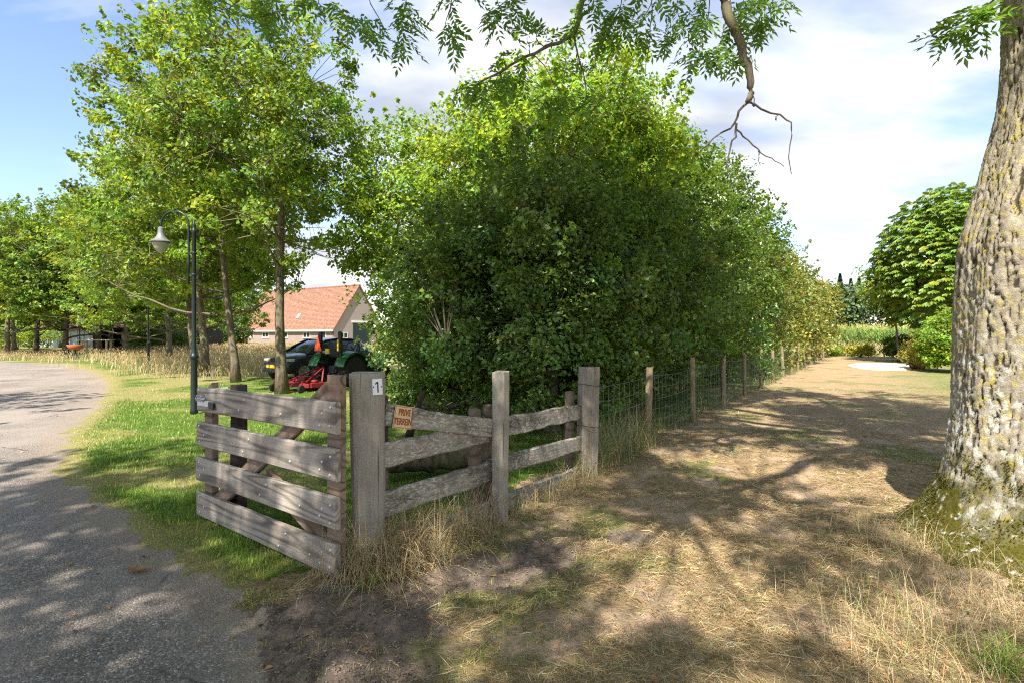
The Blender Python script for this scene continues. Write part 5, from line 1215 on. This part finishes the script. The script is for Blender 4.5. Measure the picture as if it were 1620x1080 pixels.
def car():
    T0 = thing('parked_car', 'dark anthracite hatchback car parked on grass behind the oak trunk', 'car', (-7.45, 20.9, 0), R(180 + 54))
    # +X forward
    st = [(-1.96, 0.40, 0.62, 0.86, 0.66), (-1.90, 0.28, 0.76, 1.02, 0.74), (-1.5, 0.22, 0.83, 1.03, 0.80), (-0.8, 0.20, 0.855, 1.00, 0.82), (0.2, 0.20, 0.855, 0.97, 0.82), (0.95, 0.20, 0.855, 0.965, 0.80), (1.35, 0.21, 0.845, 0.90, 0.74), (1.68, 0.22, 0.80, 0.80, 0.62), (1.86, 0.24, 0.70, 0.68, 0.52), (1.96, 0.34, 0.55, 0.56, 0.42)]
    secs = []
    for (x, zb, hw, zt, hwt) in st:
        half = [(hw * 0.86, zb), (hw * 0.98, zb + 0.10), (hw, zb + 0.5 * (zt - zb)), (hw * 0.985, zb + 0.8 * (zt - zb)), (hwt, zt - 0.015), (hwt * 0.55, zt + 0.02)]
        secs.append([(x, y, z) for y, z in half] + [(x, -y, z) for y, z in half[::-1]] + [(x, half[0][0], zb)])
    m = MB(); loft(m, secs); body = m.build('body', M_CAR, T0, True, angle=50); md = body.modifiers.new('s', 'SUBSURF'); md.levels = 1; md.render_levels = 2
    gs = [(1.02, 0.94, 0.77, 0.955), (0.62, 0.95, 0.74, 1.20), (0.22, 0.96, 0.64, 1.405), (-0.35, 0.97, 0.60, 1.475), (-1.0, 0.98, 0.59, 1.455), (-1.5, 1.0, 0.57, 1.36), (-1.75, 1.0, 0.60, 1.20), (-1.90, 1.0, 0.66, 1.03)]
    secs = []
    for (x, zb, hw, zt) in gs:
        half = [(0.79, zb), (0.5 * (0.79 + hw) + 0.02, 0.5 * (zb + zt)), (hw, zt - 0.02), (hw * 0.5, zt + 0.015)]
        secs.append([(x, y, z) for y, z in half] + [(x, -y, z) for y, z in half[::-1]])
    m = MB(); loft(m, secs); gl = m.build('windows', M_GLASSD, T0, True, angle=60)
    m = MB(); secs2 = [[(x, hw * 1.01, zt - 0.028 + 0.012), (x, hw * 0.5, zt + 0.027), (x, -hw * 0.5, zt + 0.027), (x, -hw * 1.01, zt - 0.016)] for (x, zb, hw, zt) in gs[2:6]]; loft(m, secs2, False); m.build('roof', M_CAR, T0, True)
    for s in (1, -1):
        m = MB(); m.tube([(1.04, s * 0.775, 0.955), (0.62, s * 0.742, 1.20), (0.20, s * 0.65, 1.405), (-0.35, s * 0.612, 1.47), (-1.0, s * 0.60, 1.45), (-1.55, s * 0.60, 1.34)], 0.028, 6); m.build('pillar', M_CAR, T0, True)
        m = MB(); m.tube([(-0.42, s * 0.82, 0.97), (-0.36, s * 0.64, 1.45)], 0.035, 6); m.build('pillar', M_CAR, T0, True)
        m = MB(); m.tube([(-1.20, s * 0.82, 0.98), (-1.45, s * 0.62, 1.38)], 0.06, 6); m.build('pillar', M_CAR, T0, True)
        m = MB(); m.box((0.72, s * 0.93, 1.02), (0.13, 0.18, 0.13), bev=0.03); m.build('mirror', M_CAR, T0)
        m = MB(); m.box((1.66, s * 0.66, 0.72), (0.34, 0.22, 0.10), np.array(Matrix.Rotation(R(-28 * s), 3, 'Z')), bev=0.03); m.build('headlight', M_LIGHT, T0)
        m = MB(); m.box((0.30, s * 0.862, 0.82), (0.16, 0.02, 0.03)); m.build('door_handle', M_CAR, T0)
    m = MB(); m.box((1.90, 0, 0.62), (0.10, 1.0, 0.07), bev=0.01); m.box((1.93, 0, 0.38), (0.10, 1.1, 0.16), bev=0.02); m.build('grille', M_INK, T0)
    m = MB(); m.box((1.99, 0, 0.50), (0.02, 0.52, 0.11)); m.build('number_plate', M_YEL, T0)
    for x in (1.23, -1.30):
        for s in (1, -1):
            Mx = np.array(Matrix.Rotation(R(-90 * s), 3, 'X'))
            m = MB(); m.lathe([(0.20, 0.02), (0.385, 0.02), (0.39, 0.03), (0.38, 0.035), (0.20, 0.035)], 28, Mx, (x, s * 0.83, 0.33)); m.build('wheel_arch', M_INK, T0)
            m = MB(); m.lathe([(0.20, -0.10), (0.29, -0.10), (0.315, -0.06), (0.315, 0.05), (0.29, 0.085), (0.225, 0.085), (0.215, 0.06), (0, 0.03)], 28, Mx, (x, s * 0.80, 0.315)); w = m.build('wheel', M_TYRE, T0, True, angle=40)
            m = MB(); m.lathe([(0.222, 0.088), (0.205, 0.092), (0.195, 0.07)], 28, Mx, (x, s * 0.80, 0.315)); m.lathe([(0.05, 0.07), (0.045, 0.095), (0, 0.10)], 12, Mx, (x, s * 0.80, 0.315))
            for k in range(5):
                a = k * 2 * math.pi / 5 + 0.3
                for da in (-0.13, 0.13): m.bar((x + 0.04 * math.cos(a), s * 0.887, 0.315 + 0.04 * math.sin(a)), (x + 0.205 * math.cos(a + da), s * 0.885, 0.315 + 0.205 * math.sin(a + da)), 0.02, 0.022, up=(0, 1, 0))
            m.build('rim', M_ALLOY, w)
car()

# ------------------------------------------------------------------ compact tractor and red mower
M_TGRN = plain('tractor_green', (0.008, 0.07, 0.016), 0.35, 0, 0.5); M_TYEL = plain('tractor_yellow', (0.62, 0.42, 0.02), 0.4); M_ORANGE = plain('warning_orange', (0.85, 0.085, 0.01), 0.4); M_MRED = plain('mower_red', (0.20, 0.014, 0.016), 0.55)
def tractor():
    T0 = thing('compact_tractor', 'green compact tractor with yellow rims half hidden by the hedge', 'tractor', (-5.5, 17.2, 0), R(90 - 27))
    def wheel(x, y, r, w, lug):
        s = 1 if y > 0 else -1; Mx = np.array(Matrix.Rotation(R(-90), 3, 'X'))
        m = MB(); m.lathe([(r * 0.56, -w / 2), (r * 0.86, -w / 2), (r * 0.95, -w * 0.36), (r * 0.95, w * 0.36), (r * 0.86, w / 2), (r * 0.56, w / 2)], 30, Mx, (x, y, r))
        for k in range(lug):
            for q in (-1, 1):
                a = 2 * math.pi * (k + 0.25 * q) / lug; e = np.array([math.cos(a), 0, math.sin(a)]); a2 = a + 0.16; e2 = np.array([math.cos(a2), 0, math.sin(a2)])
                c = np.array([x, y, r]); m.bar(c + e2 * r * 0.965 + np.array([0, 0.02 * q, 0]), c + e * r * 0.955 + np.array([0, q * w * 0.5, 0]), r * 0.075, r * 0.085, up=e)
        t = m.build('wheel', M_TYRE, T0, False)
        m = MB(); m.lathe([(r * 0.57, -w * 0.42), (r * 0.57, w * 0.42), (r * 0.52, w * 0.42), (r * 0.48, w * 0.2), (r * 0.22, w * 0.22), (r * 0.18, w * 0.36), (0, w * 0.38)], 26, Mx, (x, y, r)); m.lathe([(r * 0.57, w * 0.42), (r * 0.52, -w * 0.42), (r * 0.48, -w * 0.2), (r * 0.22, -w * 0.22), (0, -w * 0.30)], 26, Mx, (x, y, r)); m.build('rim', M_TYEL, t, True, angle=40)
    for s in (1, -1): wheel(0, s * 0.56, 0.49, 0.34, 16); wheel(1.55, s * 0.50, 0.29, 0.20, 14)
    m = MB(); m.box((0.65, 0, 0.50), (1.9, 0.34, 0.34), bev=0.04); m.box((0, 0, 0.49), (0.30, 0.9, 0.24), bev=0.03); m.build('chassis', M_BLACKMET, T0)
    secs = [[(x, y * w, z) for y, z in ((-1, 0.62), (-1, h - 0.10), (-0.8, h), (0.8, h), (1, h - 0.10), (1, 0.62))] for x, w, h in ((0.72, 0.26, 1.10), (1.2, 0.25, 1.08), (1.7, 0.23, 1.00), (1.92, 0.20, 0.92))]
    m = MB(); loft(m, secs); m.build('hood', M_TGRN, T0, True, angle=35)
    m = MB(); m.box((1.25, -0.262, 0.93), (0.62, 0.006, 0.05)); m.build('hood_stripe', M_TYEL, T0)
    for s in (1, -1):
        a = np.linspace(R(15), R(165), 12); secs = [[(0.60 * math.cos(t), s * 0.36, 0.52 + 0.60 * math.sin(t)), (0.60 * math.cos(t), s * 0.74, 0.52 + 0.58 * math.sin(t)), (0.58 * math.cos(t), s * 0.745, 0.49 + 0.56 * math.sin(t)), (0.58 * math.cos(t), s * 0.36, 0.50 + 0.57 * math.sin(t))] for t in a]
        m = MB(); loft(m, secs); m.build('fender', M_TGRN, T0, True, angle=40)
        m = MB(); m.tube([(-0.35, s * 0.42, 0.75), (-0.36, s * 0.42, 1.15), (-0.40, s * 0.42, 1.72)], 0.045, 8); m.box((-0.38, s * 0.42, 1.40), (0.09, 0.13, 0.62), bev=0.02); m.build('roll_bar_post', M_BLACKMET, T0)
    m = MB(); m.box((0.02, 0, 0.98), (0.46, 0.44, 0.12), bev=0.04); m.box((-0.20, 0, 1.20), (0.12, 0.44, 0.44), bev=0.04); m.build('seat', M_INK, T0)
    a = np.linspace(0, 2 * math.pi, 25); P = np.stack([0.52 + 0.10 * np.sin(a) * 0.8, 0.20 * np.cos(a), 1.26 + 0.15 * np.sin(a)], 1); m = MB(); m.tube(P, 0.016, 6); m.tube([(0.72, 0, 1.0), (0.53, 0, 1.25)], 0.025, 6); m.build('steering_wheel', M_BLACKMET, T0, True)
    m = MB(); m.add([(-0.47, 0.28, 1.12), (-0.47, 0.60, 1.12), (-0.47, 0.44, 1.58), (-0.46, 0.28, 1.12), (-0.46, 0.60, 1.12), (-0.46, 0.44, 1.58)], [(0, 2, 1), (3, 4, 5), (0, 1, 4, 3), (1, 2, 5, 4), (2, 0, 3, 5)]); m.build('warning_triangle', M_ORANGE, T0)
    m = MB(); m.box((-0.47, 0.02, 1.12), (0.06, 0.16, 0.16), bev=0.01); m.build('toolbox', M_TYEL, T0)
    m = MB(); m.box((-0.47, -0.42, 1.30), (0.03, 0.06, 0.34)); m.build('yellow_strap', M_TYEL, T0)
    for s in (1, -1): m = MB(); m.bar((-0.1, s * 0.25, 0.42), (-0.75, s * 0.30, 0.45), 0.05, 0.05); m.bar((-0.25, s * 0.24, 0.85), (-0.55, s * 0.29, 0.46), 0.035, 0.035); m.build('lift_arm', M_BLACKMET, T0)
    m = MB(); m.tube([(-0.2, 0, 0.75), (-0.8, 0.0, 0.80)], 0.03, 6); m.build('top_link', M_BLACKMET, T0, True)
tractor()
def mower():
    T0 = thing('finishing_mower', 'red finishing mower with small wheels hitched behind the tractor', 'mower', (-6.05, 16.0, 0), R(90 - 27)); T0.scale = (0.86, 0.86, 0.86)
    secs = [[(x, -w, 0.14), (x, -w, h), (x, w, h), (x, w, 0.14)] for x, w, h in ((-0.55, 0.45, 0.22), (-0.45, 0.68, 0.28), (0.25, 0.74, 0.28), (0.45, 0.5, 0.24))]
    m = MB(); loft(m, secs); m.build('deck', M_MRED, T0)
    m = MB(); m.box((-0.1, 0, 0.38), (0.34, 0.30, 0.20), bev=0.03); m.build('gearbox', M_MRED, T0)
    for y in (-0.42, 0.42): m = MB(); m.lathe([(0.13, 0.28), (0.13, 0.36), (0.05, 0.38), (0, 0.38)], 12, None, (-0.1, y, 0)); m.build('belt_cover', M_MRED, T0, True)
    for s in (-1, 1):
        m = MB(); m.bar((-0.5, s * 0.45, 0.30), (0.62, s * 0.10, 0.74), 0.045, 0.05); m.build('frame_bar', M_MRED, T0)
        m = MB(); m.bar((0.30, s * 0.36, 0.28), (0.62, s * 0.10, 0.72), 0.045, 0.05); m.build('frame_bar', M_MRED, T0)
        for x in (-0.82, 0.52):
            m = MB(); m.bar((x * 0.6, s * 0.62, 0.30), (x, s * 0.66, 0.36), 0.05, 0.05); m.bar((x, s * 0.66, 0.38), (x - 0.05, s * 0.66, 0.14), 0.03, 0.04); m.build('wheel_arm', M_MRED, T0)
            Mx = np.array(Matrix.Rotation(R(-90), 3, 'X')); m = MB(); m.lathe([(0.05, -0.05), (0.12, -0.05), (0.135, -0.025), (0.135, 0.025), (0.12, 0.05), (0.05, 0.05), (0, 0.045)], 18, Mx, (x - 0.05, s * 0.66, 0.135)); m.build('wheel', M_TYRE, T0, True, angle=40)
mower()

# ------------------------------------------------------------------ grass, straw, weeds
def blades(P, H, Wd, r, bend=0.5, tint=None, lean=None, segs=2, tilt=0.0):
    """curved tapering ribbons standing at P"""
    n = len(P); az = r.uniform(0, 2 * math.pi, n); d = np.stack([np.cos(az), np.sin(az), np.zeros(n)], 1)
    if lean is not None: d = unit(d + lean)
    s = np.stack([-d[:, 1], d[:, 0], np.zeros(n)], 1); b = (bend * r.uniform(0.2, 1.0, n))[:, None]; H = np.broadcast_to(H, (n,))[:, None]; Wd = np.broadcast_to(Wd, (n,))[:, None]
    rows = [P.copy()]; t0 = np.abs(r.normal(0, 0.22 + tilt, n))[:, None]; pos = P.copy()
    for k in range(segs):
        f = (k + 0.5) / segs; ang = np.minimum(t0 + b * 1.5 * f * f * 1.4, 2.2 if tilt > 0 else 1.5)
        pos = pos + (d * np.sin(ang) + np.array([0, 0, 1.0]) * np.cos(ang)) * H / segs
        rows.append(pos.copy())
    V = []; 
    for k in range(segs): V += [rows[k] - s * Wd * 0.5 * (1 - 0.35 * k / segs), rows[k] + s * Wd * 0.5 * (1 - 0.35 * k / segs)]
    V.append(rows[-1]); m = len(V); V = np.stack(V, 1).reshape(-1, 3); i = np.arange(n) * m
    F = []
    if segs > 1: F = [np.stack([i + 2 * k, i + 2 * k + 1, i + 2 * k + 3, i + 2 * k + 2], 1) for k in range(segs - 1)]
    F3 = np.stack([i + m - 3, i + m - 2, i + m - 1], 1)
    return V, ([np.concatenate(F)] if F else []) + [F3], np.repeat(tint, m, 0)
def scatter(n, y0, y1, kx, r, power=1.6, xr=None):
    """more where it is near: density falls with distance"""
    u = r.random(n); a = 1 - power; y = (y0 ** a + u * (y1 ** a - y0 ** a)) ** (1 / a)
    x = r.uniform(-kx, kx, n) * (y + 1.0) if xr is None else r.uniform(xr[0], xr[1], n)
    return x, y
def stuff(name, label, cat, V, F, T, mat):
    o = link(name, np_mesh(name, V, F, T), mat, kind='stuff'); tag(o, label, cat); return o
def lawn_grass():
    r = np.random.default_rng(501); x, y = scatter(480000, 2.9, 24.0, 1.25, r, 1.75); ro, pa, la = zones(x, y); k = la & (x < 3); x, y = x[k], y[k]
    dr, dm = drymask(x, y); k = (r.random(len(x)) < 1 - 0.45 * dr); x, y, dr, dm = x[k], y[k], dr[k], dm[k]
    n = len(x); dist = np.hypot(x, y); patch = fbm(x * 1.7, y * 1.7, 502)
    H = r.uniform(0.025, 0.062, n) * (0.55 + 0.9 * patch) * (1 - 0.5 * dr) * (1 + 0.8 * (r.random(n) < 0.04)) * np.clip(0.5 + dm * 2, 0.5, 1.15)
    T = tints(n, r, 0.25, 0.0); T *= (0.75 + 0.5 * fbm(x * 3, y * 3, 503))[:, None]; dd = (r.random(n) < dr * 0.9 + 0.05)
    T[dd] = T[dd] * np.array([2.5, 1.55, 2.6])
    V, F, T = blades(np.stack([x, y, ground_z(x, y) - 0.004], 1), H, 0.0042 * np.clip(dist / 4.2, 0.9, 3.5) * 1.15, r, 0.75, T, None, 1, 0.25)
    stuff('lawn_grass', 'short green lawn grass with dry patches around the gate', 'grass', V, F, T, M_GRASS)
lawn_grass()
def path_straw():
    r = np.random.default_rng(511); x, y = scatter(330000, 1.75, 18.0, 1.25, r, 1.7); ro, pa, la = zones(x, y); k = pa; x, y = x[k], y[k]
    md = mudmask(x, y); so_ = sstep(0.56, 0.66, fbm(x * 2.3, y * 2.3, 51, 5) + 0.05 * (1 - sstep(3, 7, y)))
    cl = sstep(0.36, 0.60, fbm(x * 3.1, y * 3.1, 512)); k = (r.random(len(x)) < (1 - 0.93 * md) * (1 - 0.55 * so_) * (0.45 + 0.55 * cl)); x, y = x[k], y[k]; n = len(x)
    L = r.uniform(0.03, 0.14, n) * r.uniform(0.6, 1.2, n) * np.where(r.random(n) < 0.06, 1.9, 1); dist = np.hypot(x, y); w = 0.0031 * np.clip(dist / 3.2, 0.9, 3.2) * r.uniform(0.7, 1.4, n)
    flow = fbm(x * 0.8, y * 0.8, 513) * 9; az = flow + r.normal(0, 0.9, n); el = r.normal(0.10, 0.16, n)
    d = np.stack([np.cos(az) * np.cos(el), np.sin(az) * np.cos(el), np.sin(el)], 1); s = np.stack([-np.sin(az), np.cos(az), r.normal(0, 0.3, n)], 1)
    c = np.stack([x, y, ground_z(x, y) + 0.004 + np.abs(r.normal(0, 0.014, n)) * cl[k]], 1); a = c - d * L[:, None] / 2; b = c + d * L[:, None] / 2; m = c + r.normal(0, 0.10, (n, 3)) * L[:, None] * np.array([1, 1, 0.5])
    a[:, 2] = np.maximum(a[:, 2], ground_z(a[:, 0], a[:, 1]) + 0.002); sw = s * w[:, None] / 2
    V = np.stack([a, m + sw, b, m - sw], 1).reshape(-1, 3); i = np.arange(n) * 4
    T = tints(n, r, 0.26, 0.0); br_ = r.random(n) < 0.38; T[br_] *= np.array([0.62, 0.52, 0.44]); g = r.random(n) < 0.10 * fbm(x * 1.3, y * 1.3, 53) * 2; T[g] *= np.array([0.5, 0.75, 0.35]); T *= (0.7 + 0.6 * fbm(x * 2, y * 2, 514))[:, None]
    stuff('mown_straw', 'mown dry straw strewn over the path', 'straw', V, [np.stack([i, i + 1, i + 3], 1), np.stack([i + 3, i + 1, i + 2], 1)], np.repeat(T, 4, 0), M_STRAW)
path_straw()
def path_grass():
    r = np.random.default_rng(521); x, y = scatter(120000, 1.75, 14.0, 1.25, r, 1.7); ro, pa, la = zones(x, y); x, y = x[pa], y[pa]; md = mudmask(x, y)
    g = sstep(0.55, 0.68, fbm(x * 1.3, y * 1.3, 53)) * sstep(0.45, 0.6, fbm(x * 5, y * 5, 522)); k = r.random(len(x)) < g * (1 - 0.85 * md); x, y = x[k], y[k]; n = len(x)
    T = tints(n, r, 0.25, 0.0); dd = r.random(n) < 0.45; T[dd] *= np.array([2.5, 1.55, 2.4])
    V, F, T = blades(np.stack([x, y, ground_z(x, y) - 0.003], 1), r.uniform(0.02, 0.065, n), 0.0036 * np.clip(np.hypot(x, y) / 3.6, 0.9, 3), r, 0.9, T)
    stuff('path_grass', 'thin green grass growing in patches on the dry path', 'grass', V, F, T, M_GRASS)
path_grass()
def tall_dry(name, label, pts, n, h, r, bend=1.0, w=0.0042, green=0.12, spread=0.2, mat=M_STRAW, lean=None, tilt=0.3):
    pts = np.array(pts, float); k = r.integers(0, len(pts), n); p = pts[k][:, :2] + r.normal(0, spread, (n, 2)); P = np.stack([p[:, 0], p[:, 1], ground_z(p[:, 0], p[:, 1]) - 0.01], 1)
    T = tints(n, r, 0.22, 0.0); g = r.random(n) < green; T[g] *= np.array([0.30, 0.58, 0.22]); br_ = r.random(n) < 0.2; T[br_] *= np.array([0.7, 0.58, 0.5])
    V, F, T = blades(P, h * (0.3 + 1.0 * r.random(n) ** 1.6), w * r.uniform(0.5, 1.2, n), r, bend, T, lean, 6, tilt); stuff(name, label, 'grass', V, F, T, mat)
r_ = np.random.default_rng(531)
fence_pts = [P1 + (PM - P1) * f + V_ * 0.12 for f in np.linspace(-0.05, 0.75, 12)] + [P1 + np.array([-0.16, -0.12]), P1 + np.array([0.02, -0.22]), P1 + np.array([-0.1, -0.2]), P1 + np.array([0.18, -0.12]), P1 + np.array([0.30, 0.02])] * 2
tall_dry('dry_tussock', 'tall bent dry grass tussock around the foot of the gate post', fence_pts, 4200, 0.48, r_, 1.2, 0.0036, 0.03, 0.095, tilt=0.65)
tall_dry('fence_foot_grass', 'dry grass along the lower rail at the hedge corner', [PM + (PE - PM) * f + V_ * 0.08 for f in np.linspace(0.0, 1.05, 14)], 1500, 0.30, r_, 1.2, 0.0034, 0.2, 0.12, tilt=0.6)
tall_dry('end_post_grass', 'green and dry grass under the first wires beside the broad end post', [PE + (W0 - PE) * f + V_ * 0.0 for f in np.linspace(-0.05, 0.85, 10)], 1900, 0.62, r_, 0.7, 0.0045, 0.55, 0.12)
tall_dry('wire_foot_grass', 'sparse grass and weeds at the foot of the wire fence', [W0 + U * t - V_ * 0.15 for t in np.linspace(0.2, 22, 60)], 2600, 0.42, r_, 0.9, 0.006, 0.8, 0.14)
ash_pts = [ASH + 1.18 * np.array([math.cos(a), math.sin(a)]) for a in np.linspace(math.pi * 0.95, math.pi * 1.75, 16)] + [G(1500, 1010)[:2], G(1430, 990)[:2], G(1560, 1040)[:2], G(1350, 940)[:2], G(1600, 1000)[:2], G(1480, 1060)[:2], G(1380, 1030)[:2]]
tall_dry('ash_foot_grass', 'long dry grass lying around the mossy foot of the ash', ash_pts, 5600, 0.30, r_, 1.2, 0.0026, 0.16, 0.22, tilt=0.8)
tall_dry('green_tuft', 'fresh green grass tuft at the lower right edge', [G(1588, 1062)[:2]], 260, 0.20, r_, 1.0, 0.0045, 0.0, 0.06, M_GRASS)
tall_dry('small_green_tuft', 'small green grass tuft in the mud beside the gate post', [G(577, 935)[:2], G(600, 925)[:2]], 120, 0.14, r_, 0.9, 0.0045, 0.0, 0.03, M_GRASS)
def meadow(name, label, poly, n, h, w, seed, green=0.15):
    r = np.random.default_rng(seed); P = np.array(poly); x = r.uniform(P[:, 0].min(), P[:, 0].max(), n * 3); y = r.uniform(P[:, 1].min(), P[:, 1].max(), n * 3)
    j = (fbm(x * 0.45, y * 0.45, seed) - 0.5) * 5.0 + r.normal(0, 0.35, len(x)); k = inpoly(x + j, y + j * 0.6, poly); x, y = x[k][:n], y[k][:n]; n = len(x)
    T = tints(n, r, 0.18, 0.0); T *= (0.9 + 0.45 * fbm(x * 0.9, y * 0.9, seed + 1))[:, None]; g = r.random(n) < green + 0.35 * sstep(0.5, 0.65, fbm(x * 0.5, y * 0.5, seed + 2)); T[g] *= np.array([0.36, 0.56, 0.25])
    hh = h * r.uniform(0.3, 1.15, n) * (0.45 + 1.0 * fbm(x * 0.7, y * 0.7, seed + 3)); P3 = np.stack([x, y, np.zeros(n)], 1)
    V, F, T2 = blades(P3, hh, w * np.clip(y / 22, 0.8, 3), r, 0.8, T, None, 2)
    # seed heads
    m = r.random(n) < 0.4; q = P3[m]; az = r.uniform(0, 6.28, len(q)); tip = q + np.stack([np.cos(az) * 0.10, np.sin(az) * 0.10, hh[m] * 0.97], 1)
    V2, F2, T3 = leaf_quads(tip, r.normal(0, 1, tip.shape) * np.array([1, 1, 0.2]), np.stack([np.cos(az) * 0.4, np.sin(az) * 0.4, np.ones(len(q))], 1), 0.14, 0.020 * np.clip(q[:, 1] / 22, 0.8, 3), np.repeat(np.array([[1.15, 1.02, 0.95]]), len(q), 0) * tints(len(q), r, 0.15, 0))
    stuff(name, label, 'meadow', np.concatenate([V, V2]), F + [F2 + len(V)], np.concatenate([T2, T3]), M_STRAW)
mpx = [(208, 588), (165, 580), (120, 574.5), (150, 563), (300, 553), (560, 549), (560, 566), (470, 583), (440, 594), (405, 597), (330, 600), (270, 598), (230, 593)]
meadow('meadow_grass', 'tall dry golden meadow grass between the oaks and the farmhouse', [tuple(G(a, b)[:2]) for a, b in mpx], 38000, 0.62, 0.012, 541, 0.28)
meadow('verge_grass', 'low dry grass on the far verge beyond the bend of the road', [tuple(G(a, b)[:2]) for a, b in [(-60, 570), (100, 571), (118, 566), (100, 560.5), (-60, 560.5)]], 8000, 0.42, 0.010, 542, 0.3)
meadow('field_edge_grass', 'dry pale grass strip in front of the cornfield', [tuple((W0 + U * t + V_ * s)[:2]) for t, s in ((41.5, -3), (45.5, -3), (45.5, 16), (41.5, 16))], 8000, 0.95, 0.014, 543, 0.08)

# fallen leaves and chips
def litter():
    r = np.random.default_rng(551); x, y = scatter(420, 1.8, 9.0, 1.1, r, 1.5); n = len(x); c = np.stack([x, y, ground_z(x, y) + 0.012], 1)
    V, F, T = leaf_hex(c, np.array([0, 0, 1.0]) + r.normal(0, 0.35, (n, 3)), r.normal(0, 1, (n, 3)) * np.array([1, 1, 0.1]), r.uniform(0.02, 0.06, n), r.uniform(0.012, 0.03, n), tints(n, r, 0.3, 0.0) * np.array([0.75, 0.5, 0.38]))
    stuff('leaf_litter', 'scattered dry brown fallen leaves on road and path', 'leaf litter', V, F, T, M_STRAW)
litter()
def clods(name, label, cat, x, y, s, col, seed):
    r = np.random.default_rng(seed); n = len(x); O8 = np.array([(1, 0, 0), (0, 1, 0), (-1, 0, 0), (0, -1, 0), (0, 0, 1), (0, 0, -1)], float)
    V = (O8[None] * r.uniform(0.5, 1.2, (n, 6, 1)) * s[:, None, None] * np.array([1, 1, 0.7]) + r.normal(0, 0.12, (n, 6, 3)) * s[:, None, None]); a = r.uniform(0, 6.28, n); ca, sa_ = np.cos(a)[:, None], np.sin(a)[:, None]
    X = V[:, :, 0] * ca - V[:, :, 1] * sa_; Y = V[:, :, 0] * sa_ + V[:, :, 1] * ca; V = np.stack([X + x[:, None], Y + y[:, None], V[:, :, 2] + (ground_z(x, y) + s * 0.3)[:, None]], -1).reshape(-1, 3)
    f = np.array([(0, 1, 4), (1, 2, 4), (2, 3, 4), (3, 0, 4), (1, 0, 5), (2, 1, 5), (3, 2, 5), (0, 3, 5)]); F = (f[None] + (np.arange(n) * 6)[:, None, None]).reshape(-1, 3)
    T = np.repeat(np.clip(r.normal(1, 0.3, (n, 1)), 0.4, 2) * np.array([col]), 6, 0); t = NT(name + '_surface'); t.bsdf(t.attr('tint', True), 0.95, t.noise(t.n('ShaderNodeTexCoord').outputs['Object'], 200, 3), 0.6, 0.003, 0.1); stuff(name, label, cat, V, F, T, t.m)
r_ = np.random.default_rng(561); x, y = scatter(60000, 2.2, 6.0, 0.6, r_, 1.4); k = (r_.random(len(x)) < mudmask(x, y)) & ~zones(x, y)[0]; x, y = x[k][:9000], y[k][:9000]
clods('soil_crumbs', 'crumbs of dark loose soil churned up in front of the gate', 'soil', x, y, 0.002 + 0.010 * r_.random(len(x)) ** 3, (0.19, 0.145, 0.115), 562)
x, y = scatter(30000, 1.8, 9.0, 1.2, r_, 1.8); ro = zones(x, y)[0]; x, y = x[ro][:4500], y[ro][:4500]
clods('road_grit', 'loose pale grit and small stones lying on the asphalt', 'grit', x, y, 0.002 + 0.006 * r_.random(len(x)) ** 3, (0.32, 0.28, 0.24), 563)
def small_leaf(label, px, py, L, mat, seed):
    r = np.random.default_rng(seed); p = G(px, py); a = r.uniform(0, 6.28); k = 9; V = []; F = []
    for i in range(k):
        f = i / (k - 1); w = L * 0.26 * math.sin(math.pi * (0.04 + 0.92 * f)) * (1 + 0.2 * math.sin(i * 2.6)); z = 0.012 + 0.25 * L * (f - 0.5) ** 2 * 2
        for q in (-1, 0, 1): V.append((math.cos(a) * (f - 0.5) * L - math.sin(a) * q * w, math.sin(a) * (f - 0.5) * L + math.cos(a) * q * w, z + abs(q) * w * 0.35))
    for i in range(k - 1):
        for q in (0, 1): F.append((3 * i + q, 3 * i + q + 1, 3 * i + q + 4, 3 * i + q + 3))
    me = bpy.data.meshes.new('fallen_leaf'); me.from_pydata(V, [], F); me.update(); o = link('fallen_leaf', me, mat); o.location = (p[0], p[1], float(ground_z(p[0], p[1]))); tag(o, label, 'leaf', 'fallen leaves')
M_DEADLEAF = plain('dead_leaf', (0.30, 0.16, 0.07), 0.8, 0, 0.2, 0.3, 30)
small_leaf('brown curled leaf on the bare road left of the gate', 218, 902, 0.16, M_DEADLEAF, 1)
small_leaf('orange-brown leaf on the bare soil at the bottom edge', 1036, 1074, 0.07, M_DEADLEAF, 2)
small_leaf('brown leaf on the mud in front of the gate post', 575, 1024, 0.06, M_DEADLEAF, 3)
small_leaf('upright tan leaf on the path below the wire fence', 1033, 779, 0.10, M_DEADLEAF, 4)
